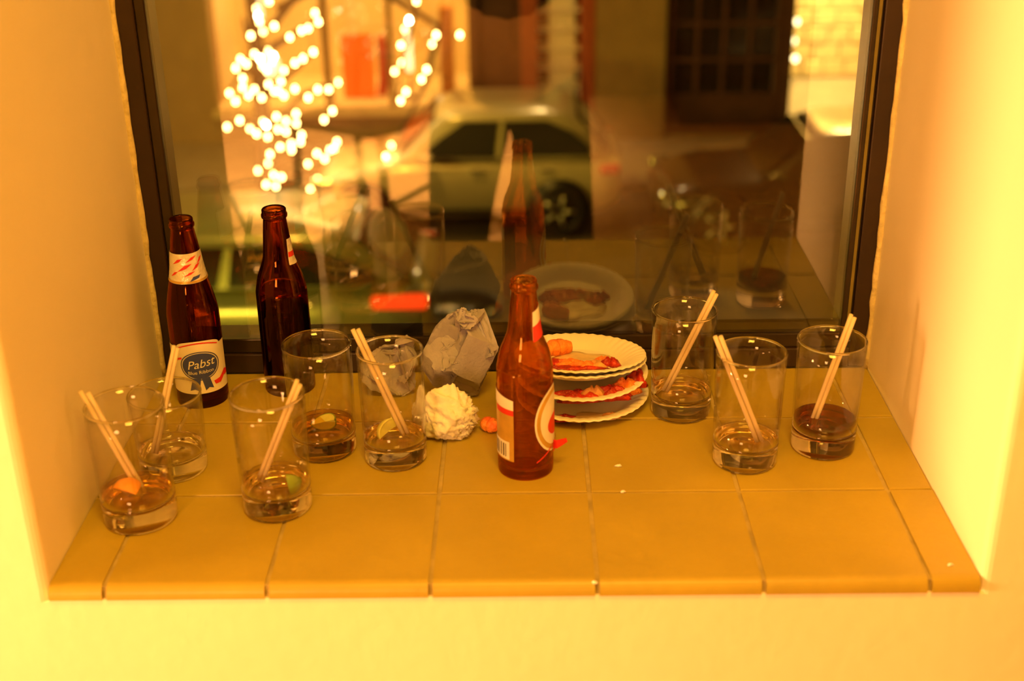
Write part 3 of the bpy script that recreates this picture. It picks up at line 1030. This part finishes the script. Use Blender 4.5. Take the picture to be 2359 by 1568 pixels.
for v in bm.verts:
    d = v.co.normalized()
    q = .1 * noise.noise(d * 6)
    v.co = Vector((d.x * .098, d.y * .118 - .008, d.z * .105)) * (1 + q)
    if d.y > .1 and d.z < .45:
        v.co.y = min(v.co.y, .02)
hr = link('hair', from_bm('hair', bm), M_HAIR, pers, smooth=True)
hr.location = (0, .015, 1.715)
camera_body = thing('digital_camera', 'black camera held up by the person mirrored in the window', 'camera', (0.0142, -1.068, .7343))
bm = box_bm(-.066, .066, -.030, .012, -.047, .047, .008, 3)
link('body', from_bm('body', bm), M_BLACK, camera_body)
ln_ = link('lens', lathe_me('lens', [(.024, 0), (.033, 0), (.034, .004), (.034, .024), (.031, .026), (.027, .026), (.024, .014)], 32, closed=True), M_BLACK, camera_body)
ln_.rotation_euler = (-PI / 2, 0, 0)
ln_.location = (0, .012, 0)


def chair(x, y, rz, label):
    t = thing('wooden_chair', label, 'chair', (x, y, FL), rz)
    bm = box_bm(-.2, .2, -.2, .2, .44, .465, .012, 3)
    link('seat', from_bm('seat', bm), M_WOOD, t)
    for sx in (-1, 1):
        for sy_ in (-1, 1):
            top = .86 if sy_ < 0 else .445
            pts = [(sx * .19, sy_ * .20, 0), (sx * .172, sy_ * .172, .44), (sx * .172, sy_ * .20, top)] if sy_ < 0 else [(sx * .19, sy_ * .19, 0), (sx * .172, sy_ * .172, top)]
            link('leg', tube_me('leg', pts, .016, 10), M_WOOD, t)
    for z in (.62, .72, .82):
        link('back_rail', tube_me('back_rail', [(-.172, -.188 - (z - .44) * .03, z), (0, -.205 - (z - .44) * .03, z), (.172, -.188 - (z - .44) * .03, z)], .014, 8), M_WOOD, t)
    for sx in (-1, 1):
        link('stretcher', tube_me('stretcher', [(sx * .182, -.186, .2), (sx * .182, .182, .2)], .010, 8), M_WOOD, t)
    return t


chair(-.52, -2.45, .5, 'dark wooden chair in the lit room, mirrored in the window left of the dark shape')

ct = thing('added_counter', 'dark wooden counter added along the back of the room to darken the reflection before the dark doors', 'counter', (1.55, -4.05, FL))  # added to darken the pane's reflection in front of the doors
link('carcass', from_bm('carcass', box_bm(-.86, .98, -.30, .22, .08, .98, .006)), M_WOODDK, ct)
link('plinth', from_bm('plinth', box_bm(-.82, .94, -.28, .17, 0, .08)), M_BLACK, ct)
link('worktop', from_bm('worktop', box_bm(-.90, 1.02, -.32, .29, .98, 1.03, .01, 3)), M_WOODDK, ct)
for k in range(4):
    link('panel', from_bm('panel', box_bm(-.82 + .45 * k, -.42 + .45 * k, .215, .24, .14, .92, .012)), M_WOODDK, ct)

# ------------------------------------------------------------------ the street
G = -4.657
M_ASPH = mat('asphalt', (0.085, 0.062, 0.032), 0.75, noise_amt=0.35, noise_scale=2.0, bump=0.2, bump_scale=30)
M_PAVE = mat('pavement', (0.34, 0.29, 0.20), 0.8, noise_amt=0.25, noise_scale=3.0)
M_FAC = mat('tan facade', (0.36, 0.25, 0.10), 0.8, noise_amt=0.2, noise_scale=3.0, bump=0.15)
M_FACD = mat('dark brown facade', (0.10, 0.035, 0.018), 0.7, noise_amt=0.3, noise_scale=4.0)
M_REDW = mat('red painted wood', (0.42, 0.08, 0.025), 0.5, noise_amt=0.25, noise_scale=8.0)
M_SHOPIN = mat('shop interior', (0.88, 0.72, 0.40), 0.7, noise_amt=0.15, noise_scale=2.0)
M_POSTER = mat('orange poster', (0.90, 0.13, 0.004), 0.8, color2=(0.85, 0.10, 0.004), noise_scale=1.5, emit=(1.0, .17, .004), emit_s=.55)  # emission added to the poster's colour to imitate its strong lighting
M_POSTRED = mat('deep red drape', (0.50, 0.03, 0.015), 0.7, noise_amt=0.3, noise_scale=8)
M_DARKG = mat('dark shop glass', (0.012, 0.010, 0.008), 0.12, noise_amt=0.3)
M_STONE = mat('lit stone block', (0.86, 0.70, 0.36), 0.75, noise_amt=0.2, noise_scale=6, bump=0.3, bump_scale=25)
M_SHOPGLASS = pane_mat('shop pane', 1.35)

struct(box('road', -14, 18, 1.5, 15.05, G - .3, G, M_ASPH))
struct(box('sidewalk', -14, 18, 15.05, 24.0, G - .3, G + .12, M_PAVE))
struct(box('kerb', -14, 18, 14.88, 15.08, G - .3, G + .13, M_PAVE, bev=.02))

FY = 16.9


def fx(px, y=FY, py=150):
    return at(px, py, y=y).x


XA, XB, XC, XD, XE, XF, XG = fx(490), fx(1080), fx(1222), fx(1364), fx(1532), fx(1806), fx(380)
ZS = at(900, 247, y=FY).z       # shop window ledge
ZT = .6
bld = thing('shop_building', 'shop building across the street with a bright display window and dark doors', 'building', (0, FY, G + .12))


def bpart(name, x0, x1, y0, y1, z0, z1, m, bev=.01, parent=None):
    return box(name, x0, x1, y0 - FY, y1 - FY, z0 - G - .12, z1 - G - .12, m, parent or bld, bev)


GB = G + .12
bpart('wall', XG - 6, XA, FY, FY + .4, GB, ZT, M_FAC)
bpart('base_wall', XA, XB, FY, FY + .4, GB, ZS - .10, M_FAC)
bpart('display_ledge', XA - .05, XB + .03, FY - .12, FY + .42, ZS - .10, ZS, M_STONE)
bpart('display_floor', XA, XB, FY + .42, FY + 2.0, ZS - .12, ZS - .02, M_SHOPIN)
bpart('display_back_wall', XA - .1, XB + .1, FY + 2.0, FY + 2.1, ZS - .1, ZT, M_SHOPIN)
bpart('display_side_wall', XA - .1, XA, FY + .4, FY + 2.0, ZS - .1, ZT, M_SHOPIN)
bpart('display_side_wall', XB, XB + .1, FY + .4, FY + 2.0, ZS - .1, ZT, M_SHOPIN)
bpart('mullion', fx(752) - .05, fx(752) + .05, FY, FY + .1, ZS, ZT, M_FAC)
bpart('mullion', fx(900) - .04, fx(900) + .04, FY, FY + .1, ZS, ZT, M_FAC)
for a, b in ((XA, fx(752) - .05), (fx(752) + .05, fx(900) - .04), (fx(900) + .04, XB)):
    bpart('display_pane', a, b, FY + .04, FY + .055, ZS, ZT, M_SHOPGLASS, 0)
bpart('door_jamb', XB, XB + .12, FY - .03, FY + .4, GB, ZT, M_FACD)
dr = bpart('door', XB + .12, XC - .10, FY + .15, FY + .22, GB, ZT, M_FACD)
for z0, z1 in ((.25, 1.0), (1.15, 2.2)):
    bpart('door_panel', XB + .25, XC - .22, FY + .12, FY + .15, GB + z0, GB + z1, M_FACD, .02, dr)
for xx in (XC, XD):
    bpart('red_post', xx - (.13 if xx == XC else .16), xx + (.10 if xx == XC else .03), FY - .08, FY + .35, GB, ZT, M_REDW, .015)
ZR = at(1290, 240, y=FY + .3).z
bpart('rack_base', XC + .1, XD - .16, FY + .02, FY + .4, GB, ZR, M_REDW)
bpart('niche_back', XC + .1, XD - .16, FY + .55, FY + .6, ZR, ZT, M_FACD)
bpart('pilaster', XD + .03, XE, FY - .06, FY + .4, GB, ZT, M_FAC)
# dark glazed doors
bpart('door_frame', XE, XE + .09, FY + .1, FY + .3, GB, ZT, M_FACD)
bpart('door_frame', XF - .09, XF, FY + .1, FY + .3, GB, ZT, M_FACD)
bpart('kick_plate', XE + .09, XF - .09, FY + .14, FY + .24, GB, GB + .55, M_FACD)
nc = 4
for c in range(nc):
    x0 = XE + .09 + (XF - XE - .18) * c / nc
    x1 = XE + .09 + (XF - XE - .18) * (c + 1) / nc
    for r_ in range(6):
        z0 = GB + .55 + .5 * r_
        bpart('door_pane', x0 + .03, x1 - .03, FY + .19, FY + .21, z0 + .03, z0 + .47, M_DARKG, 0)
    bpart('muntin', x0 - .03, x0 + .03, FY + .15, FY + .23, GB + .55, ZT, M_FACD, .008)
for r_ in range(7):
    bpart('muntin', XE + .09, XF - .09, FY + .16, FY + .22, GB + .52 + .5 * r_, GB + .58 + .5 * r_, M_FACD, .008)
bpart('corner_pier', XF, XF + .10, FY - .06, FY + 1.8, GB, ZT, M_FACD)
lamp('display_lamp', 'AREA', ((XA + XB) / 2 - .5, FY + 1.0, .3), 210, (1.0, .60, .16), 2.0, .8, aim=((XA + XB) / 2 - .5, FY + 1.2, -4))
lamp('niche_lamp', 'AREA', ((XC + XD) / 2, FY - .05, ZT - .1), 40, (1.0, .70, .28), .4, .2, aim=((XC + XD) / 2, FY + .3, -3.5))

# display: orange posters
def panel(name, label, cat, px0, px1, py0, py1, y, m, dep=.04):
    a, b = at(px0, py0, y=y), at(px1, py1, y=y)
    o = box(name, a.x, b.x, y, y + dep, b.z, a.z, m, None, .008)
    return tag(o, label, cat)


panel('poster_board', 'orange poster board with an added glow, standing in the display window', 'poster', 783, 868, 80, 243, FY + .6, M_POSTER)
o = link('fabric_drape', tube_me('fabric_drape', [at(876 + 10 * math.sin(i / 8 * PI), 82 + 158 * i / 8, y=FY + .75) for i in range(9)], .07, 14, radii=[.05, .07, .08, .09, .09, .08, .08, .07, .06]), M_POSTRED)
tag(o, 'deep red drape beside the orange poster board', 'drape')
panel('wooden_stand', 'tall orange brown wooden stand at the right end of the display window', 'stand', 1010, 1048, 20, 232, FY + .7, mat('orange wood', (.62, .22, .05), .5, noise_amt=.3), .3)
M_GLOW = emis('display lamp glow', (1.0, .74, .34), 3.2)
for nm, lab, px, p0, p1, r, y in [('tube_lamp', 'thick white tube lamp standing at the left of the display window', 594, -60, 50, .085, FY + .9),
                                  ('tube_lamp', 'thin white tube lamp standing right of the orange poster board', 944, 62, 165, .045, FY + .5)]:
    a, b = at(px, p1, y=y), at(px, p0, y=y)
    t = thing(nm, lab, 'lamp', (a.x, y, a.z))
    h_ = b.z - a.z
    link('tube', lathe_me('tube', [(0, 0), (r * .8, .01), (r, .05), (r, h_ - .05), (r * .8, h_ - .01), (0, h_)], 20), M_GLOW, t)
    link('stand', lathe_me('stand', [(0, ZS - a.z), (.09, ZS - a.z), (.09, ZS - a.z + .02), (.02, ZS - a.z + .03), (.02, 0), (0, 0)], 16), M_FACD, t)
gp = at(618, 150, y=FY + 1.1)
t = thing('globe_lamp', 'big round glowing lamp in the display window behind the lit tree', 'lamp', gp)
link('globe', lathe_me('globe', smooth_prof([(0, -.17), (.10, -.14), (.17, 0), (.10, .14), (0, .17)], 4), 24), M_GLOW, t)
link('stand', lathe_me('stand', [(0, ZS - gp.z), (.12, ZS - gp.z), (.12, ZS - gp.z + .02), (.02, ZS - gp.z + .04), (.02, -.17), (0, -.17)], 16), M_FACD, t)
M_WHITEBOX = mat('white folded cloth', (0.90, 0.84, 0.70), 0.8, noise_amt=0.12, noise_scale=6)
# rack of shelves
rack = thing('shelf_rack', 'narrow lit rack of white shelves between red posts across the street', 'shelf', ((XC + XD) / 2, FY + .25, ZR))
for k in range(8):
    z = .02 + .262 * k
    bm = box_bm(-(XD - XC) / 2 + .10, (XD - XC) / 2 - .16, -.14, .2, z, z + .035, .004)
    link('shelf', from_bm('shelf', bm), M_WHITEBOX, rack)
for k in range(7):
    bm = box_bm(-.17, .20, -.12, .12, 0, .205, .02, 3)
    o = link('folded_linen', from_bm('folded_linen', bm), M_WHITEBOX)
    o.location = ((XC + XD) / 2, FY + .25, ZR + .0555 + .262 * k)
    tag(o, ('lowest', 'second lowest', 'third lowest', 'middle', 'third highest', 'second highest', 'topmost')[k] + ' pile of white folded linen on the narrow lit rack', 'linen', 'linen on the lit rack')

# lit stone wall of the next house, further back
SY = 20.2
stone = thing('stone_wall', 'brightly lit wall of pale stone blocks at the right, beyond the dark doors', 'wall', (0, SY, GB))
sx0, sx1 = fx(1818, SY), fx(1990, SY)
zb = at(1860, 243, y=SY).z
box('backing', sx0 - 1.5, sx1 + 2.5, .06, .4, 0, 6.0, M_FAC, stone)
random.seed(9)
z = 0.02
row = 0
while z < 3.6:
    hgt = .27
    x = sx0 - .2 - (.2 if row % 2 else 0)
    while x < sx1 + .3:
        L_ = random.uniform(.34, .46)
        bm = box_bm(x + .012, x + L_ - .012, -random.uniform(0, .03), .07, z + .012, z + hgt - .012, .02, 2)
        link('stone', from_bm('stone', bm), M_STONE, stone)
        x += L_
    z += hgt
    row += 1
lamp('wall_lamp', 'AREA', (fx(1880, SY - 1.0), SY - 1.3, .2), 1000, (1.0, .66, .20), .5, aim=(fx(1870, SY), SY + .2, -3.8))
for k, (px, py) in enumerate([(1835, 50), (1828, 94), (1832, 135)]):
    p = at(px, py, y=19.6)
    t = thing('globe_lamp', ['uppermost', 'middle', 'lowest'][k] + ' of three small globe lamps down the edge of the stone wall', 'lamp', p, group='globe lamps by the stone wall')
    link('globe', lathe_me('globe', [(0, -.05), (.03, -.042), (.05, 0), (.03, .042), (0, .05)], 16), emis('lamp glow', (1, .78, .38), 9) if k == 0 else bpy.data.materials['lamp glow'], t)
    link('bracket', tube_me('bracket', [(0, 0, 0), (0, .3, .05), (0, .62, .05)], .015, 8), M_FACD, t)


# ------------------------------------------------------------------ cars
def car(name, label, x_front, y_near, L, W, H, paint, group=None, belt=.90, facing=-1, tail_len=.25, lights_on=False):
    """hatchback or saloon pointing to -x; origin at the ground under its front end's near corner"""
    t = thing(name, label, 'car', (x_front, y_near + W / 2, G))
    hw = W / 2

    def prof(u):        # u 0 front .. 1 rear: lower z, top z, half width
        zt = np.interp(u, [0, .03, .10, .28, .34, .9, .97, 1], [.50, .68, .76, belt - .02, belt, belt + .02, belt + .01, belt - .06])
        zb = np.interp(u, [0, .05, .12, .88, .95, 1], [.30, .22, .18, .18, .24, .34])
        ww = np.interp(u, [0, .04, .12, .3, .8, .95, 1], [hw * .74, hw * .88, hw * .96, hw, hw, hw * .93, hw * .82])
        return zb, zt, ww
    vs, fs = [], []
    nu, nk = 36, 20
    for i in range(nu + 1):
        u = i / nu
        zb, zt, ww = prof(u)
        for k in range(nk):
            a = 2 * PI * k / nk
            ca, sa = math.cos(a), math.sin(a)
            e = .42
            vs.append((u * L, math.copysign(abs(ca) ** e, ca) * ww, (zb + zt) / 2 + math.copysign(abs(sa) ** e, sa) * (zt - zb) / 2))
    for i in range(nu):
        for k in range(nk):
            k2 = (k + 1) % nk
            fs.append((i * nk + k, i * nk + k2, (i + 1) * nk + k2, (i + 1) * nk + k))
    fs.append(tuple(reversed(range(nk))))
    fs.append(tuple(nu * nk + k for k in range(nk)))
    link('body', mesh('body', vs, fs), paint, t, smooth=True)
    # greenhouse
    def green(s):       # s 0 belt .. 1 roof: x front, x rear, half width, z
        return (np.interp(s, [0, 1], [.27, .42]) * L, np.interp(s, [0, .6, 1], [.975, .91, .84]) * L, hw * np.interp(s, [0, 1], [.93, .76]), belt - .02 + (H - belt + .02) * s)

    def slab(name, s0, s1, m, grow, n=5, cap=True):
        vs, fs = [], []
        for i in range(n + 1):
            s = s0 + (s1 - s0) * i / n
            xf, xr, ww, z = green(min(s, 1))
            if s > .9:
                q = (s - .9) * 2.2
                xf, xr, ww = xf + q * .4, xr - q * .4, ww - q * .12
            for k in range(28):
                a = 2 * PI * k / 28
                ca, sa = math.cos(a), math.sin(a)
                vs.append(((xf + xr) / 2 + math.copysign(abs(ca) ** .35, ca) * ((xr - xf) / 2 + grow), math.copysign(abs(sa) ** .35, sa) * (ww + grow), z))
        for i in range(n):
            for k in range(28):
                k2 = (k + 1) % 28
                fs.append((i * 28 + k, i * 28 + k2, (i + 1) * 28 + k2, (i + 1) * 28 + k))
        fs.append(tuple(n * 28 + k for k in range(28)))
        fs.append(tuple(reversed(range(28))))
        return link(name, mesh(name, vs, fs), m, t, smooth=True)
    slab('cabin', 0, 1.0, paint, 0, 10)
    # side windows, windscreen, rear window as dark panes standing just proud of the cabin
    def pane(name, pts):
        for side in (-1, 1):
            vs = []
            for lay in (.004, .012):
                for (u, s) in pts:
                    xf, xr, ww, z = green(s)
                    vs.append((xf + (xr - xf) * u, side * (ww + lay), z))
            n = len(pts)
            f = [tuple(range(n)), tuple(reversed(range(n, 2 * n)))] + [(k, n + k, n + (k + 1) % n, (k + 1) % n) for k in range(n)]
            link(name, mesh(name, vs, f), M_DARKG, t)
    pane('front_window', [(.10, .10), (.46, .10), (.46, .86), (.22, .86), (.14, .5)])
    pane('rear_window', [(.49, .10), (.90, .12), (.93, .3), (.88, .62), (.78, .86), (.49, .86)])
    for nm, end in (('windscreen', 0), ('tailgate_window', 1)):
        vs = []
        for lay in (-.01, .012):
            for (v, s) in [(-.82, .12), (.82, .12), (.8, .88), (-.8, .88)]:
                xf, xr, ww, z = green(s)
                vs.append(((xf - lay) if end == 0 else (xr + lay), v * ww, z))
        f = [(0, 1, 2, 3), (7, 6, 5, 4)] + [(k, 4 + k, 4 + (k + 1) % 4, (k + 1) % 4) for k in range(4)]
        link(nm, mesh(nm, vs, f), M_DARKG, t)
    tyre = lathe_me('tyre', [(.20, -.09), (.29, -.10), (.315, -.07), (.315, .07), (.29, .10), (.20, .09)], 32, closed=True)
    hub = lathe_me('hub', [(0, .085), (.05, .09), (.06, .075), (.17, .07), (.205, .08), (.205, 0), (0, 0)], 32)
    arch = lathe_me('wheel_arch', [(0, .0), (.37, .0), (.375, .02), (0, .02)], 36)
    for u in (.17, .80):
        for side in (-1, 1):
            w_ = link('wheel', tyre.copy(), M_BLACK, t)
            w_.location = (u * L, side * (hw - .085), .315)
            w_.rotation_euler = (rad(90) if side < 0 else rad(-90), 0, 0)
            h_ = link('hub', hub.copy(), M_HUB, w_)
            for q in range(5):
                a = 2 * PI * q / 5
                link('spoke', tube_me('spoke', [(.05 * math.cos(a), .05 * math.sin(a), .088), (.19 * math.cos(a), .19 * math.sin(a), .086)], .024, 6), M_HUB, w_)
            ar = link('wheel_arch', arch.copy(), M_BLACK, t)
            ar.location = (u * L, side * (hw - .013), .34)
            ar.rotation_euler = (rad(90) if side < 0 else rad(-90), 0, 0)
    for side in (-1, 1):
        bm = box_bm(L - tail_len, L - .02, side * hw * .90 - .04, side * hw * .90 + .07, belt - .19, belt - .08, .025, 3)
        link('tail_lamp', from_bm('tail_lamp', bm), M_TAIL_ON if lights_on and side < 0 else M_TAIL, t)
        bm = box_bm(.03, .28, side * hw * .82 - .09, side * hw * .82 + .05, .58, .70, .03, 3)
        link('head_lamp', from_bm('head_lamp', bm), M_CHROME, t)
        bm = box_bm(.36 * L, .36 * L + .16, side * (hw + .06) - .07, side * (hw + .06) + .07, belt - .02, belt + .10, .03, 3)
        link('wing_mirror', from_bm('wing_mirror', bm), paint, t)
        for u in (.52, .74):
            bm = box_bm(u * L, u * L + .16, side * (hw + .005) - .018, side * (hw + .005) + .018, belt - .13, belt - .10, .006)
            link('door_handle', from_bm('door_handle', bm), M_CHROME, t)
        bm = box_bm(.26 * L, .70 * L, side * hw - .012, side * hw + .012, .30, .36, .008)
        link('side_moulding', from_bm('side_moulding', bm), M_BLACK, t)
    return t


M_HUB = mat('alloy hub', (0.65, 0.62, 0.55), 0.3, metal=0.7, noise_amt=0.1)
M_CHROME = mat('bright trim', (0.8, 0.8, 0.78), 0.15, metal=0.9, noise_amt=0.05)
M_TAIL = mat('red lens', (0.65, 0.04, 0.02), 0.25, noise_amt=0.1)
M_TAIL_ON = emis('lit red lens', (1.0, 0.05, 0.004), 1.6)
M_SILVER = mat('silver paint', (0.68, 0.58, 0.38), 0.32, metal=0.35, coat=0.6, noise_amt=0.05)
M_OLIVE = mat('green grey paint', (0.30, 0.32, 0.17), 0.30, metal=0.35, coat=0.7, noise_amt=0.05)
M_CARBLK = mat('black paint', (0.02, 0.017, 0.015), 0.25, metal=0.2, coat=0.8, noise_amt=0.1)

yc = 13.27
xr = at(1432, 450, y=yc).x
car('parked_car', 'silver hatchback parked across the street, side on, facing left', xr - 3.6, yc, 3.6, 1.62, 1.42, M_SILVER, belt=.93)
yc2 = 12.7
car('parked_car', 'black car parked behind the silver hatchback, below the dark glazed doors', at(1515, 450, y=yc2).x, yc2, 4.2, 1.66, 1.28, M_CARBLK, belt=.84)
yc3 = 9.2
xr3 = at(985, 650, y=yc3).x
car('passing_car', 'grey green car driving past close below the window, near tail lamp lit red', xr3 - 4.5, yc3, 4.5, 1.75, 1.47, M_OLIVE, belt=1.06, tail_len=.50, lights_on=True)

mc = thing('manhole_cover', 'dark round manhole cover in the road behind the grey napkin', 'cover', (at(1062, 706, z=G).x, at(1062, 706, z=G).y, G))
link('ring', lathe_me('ring', [(.40, 0), (.48, 0), (.475, .012), (.405, .012)], 40, closed=True), M_BLACK, mc)
link('lid', lathe_me('lid', [(0, .002), (.395, .002), (.395, .014), (0, .014)], 40), M_CARBLK, mc)

# ------------------------------------------------------------------ tree with strings of lights
TY = 14.3
tb = at(618, 470, y=TY)
tree = thing('street_tree', 'bare street tree wound with strings of small lights, left of the silver hatchback', 'tree', (tb.x, TY, G))
M_BARK = mat('bark', (0.16, 0.10, 0.05), 0.9, noise_amt=0.4, noise_scale=20, bump=0.6, bump_scale=40)


def loc_tree(px, py, y):
    return at(px, py, y=y) - Vector((tb.x, TY, G))


link('trunk', tube_me('trunk', [(0, 0, 0), (.03, 0, .9), (.02, .05, 1.6), (.05, 0, 2.4), (0, 0, 3.4), (.05, .05, 5)], .09, 12, radii=[.13, .10, .09, .08, .065, .04]), M_BARK, tree)
random.seed(3)
for k, pts in enumerate([[(618, 300), (700, 215), (785, 185)], [(620, 215), (690, 150), (730, 115)], [(622, 380), (730, 340), (785, 320)], [(612, 180), (560, 160), (525, 215)],
                         [(618, 300), (570, 270), (522, 295)], [(625, 110), (690, 70), (740, 45)], [(618, 120), (570, 85), (560, 40)], [(628, 60), (720, -60), (930, -20), (960, 10), (930, 140), (915, 230)],
                         [(640, 20), (800, -70), (1010, 60), (985, 180), (905, 350), (895, 410)], [(622, 420), (700, 395), (735, 400)], [(700, 395), (780, 415), (832, 430)]]):
    P = [loc_tree(px, py, TY - .12 * i + random.uniform(-.15, .15)) for i, (px, py) in enumerate(pts)]
    pp = []
    for a, b in zip(P[:-1], P[1:]):
        pp += [a.lerp(b, i / 5) for i in range(5)]
    pp.append(P[-1])
    link('branch', tube_me('branch', pp, .03, 8, radii=[.04 * (1 - i / len(pp)) + .008 for i in range(len(pp))]), M_BARK, tree)

BULBS = [(885, 10), (760, 245), (845, 215), (920, 180), (1025, 255), (1105, 210), (1150, 195), (1220, 150), (1195, 90), (690, 405), (658, 465), (730, 435), (785, 370), (825, 400),
         (840, 450), (915, 385), (985, 480), (1060, 430), (1115, 400), (1185, 355), (705, 535), (705, 595), (615, 635), (657, 690), (745, 650), (785, 610), (835, 665), (880, 575),
         (920, 620), (965, 555), (985, 650), (1060, 605), (1150, 665), (1215, 610), (1290, 610), (1352, 560), (685, 820), (600, 865), (755, 875), (800, 910), (845, 830), (865, 850),
         (935, 795), (1000, 825), (1068, 775), (1070, 840), (945, 880), (1000, 895), (875, 930), (1315, 755), (1258, 815), (1105, 920), (1098, 965), (1035, 980), (1038, 1020),
         (960, 1000), (890, 1050), (880, 1110), (810, 1160), (915, 1190), (970, 1205), (865, 1255), (930, 1265), (1345, 965), (1295, 1020), (1325, 1010), (1210, 1045), (1262, 1080),
         (1150, 1115), (1215, 1220), (1165, 1290), (905, 420), (880, 350), (800, 60), (810, 110), (820, 150), (950, 620), (870, 480)]
BULBS2 = [(1885, 10), (1835, 140), (1805, 200), (1780, 310), (1785, 430), (1738, 487), (2020, 240), (1990, 300), (1955, 475), (1920, 540), (1815, 625), (1778, 685), (1715, 990),
          (1678, 1065), (1730, 1145), (1697, 1215), (1795, 1240), (1762, 1315), (1530, 1240), (1500, 1315), (2180, 240)]
M_BULB = emis('warm bulb', (1.0, 0.64, 0.20), 40)
M_BULBW = emis('bright bulb', (1.0, 0.80, 0.45), 90)
bulb_me = lathe_me('bulb', [(0, -.026), (.014, -.019), (.020, 0), (.013, .022), (.006, .034), (0, .036)], 12)
bulb_me.materials.append(M_BULB)
big_me = bulb_me.copy()
big_me.materials[0] = M_BULBW
sock_me = lathe_me('socket', [(0, .034), (.008, .034), (.009, .058), (0, .060)], 8)
sock_me.materials.append(M_CARBLK)
M_WIRE = mat('dark wire', (0.02, 0.025, 0.015), 0.6, noise_amt=0.2)
BIG = {(915, 385), (865, 850), (1835, 140), (825, 400), (810, 110)}
for nm, lst, lab in (('string_lights', BULBS, 'dense string of warm lights wound round the bare tree'),
                     ('string_lights', BULBS2, 'loose strand of warm lights hanging right of the lit tree')):
    t = thing(nm, lab, 'lights', (tb.x, TY, G))
    rnd = random.Random(8)
    P = []
    for (cx_, cy_) in lst:
        p = loc_tree(320 + cx_ * .3391, cy_ * .3391, TY - .45 - rnd.uniform(0, .35))
        P.append(p)
        bo = link('bulb', big_me if (cx_, cy_) in BIG else bulb_me, None, t)
        bo.location = p
        so = link('socket', sock_me, None, bo)
    # the wire runs from bulb to nearest next bulb
    left = P[1:]
    cur, path = P[0], [P[0]]
    while left:
        nx = min(left, key=lambda q: (q - cur).length)
        left.remove(nx)
        if (nx - cur).length < 1.2:
            mid = cur.lerp(nx, .5) + Vector((0, 0, -.03))
            path += [mid + Vector((0, 0, .045)), nx + Vector((0, 0, .055))]
        cur = nx
    link('wire', tube_me('wire', [path[0]] + path[1:], .005, 6), M_WIRE, t)
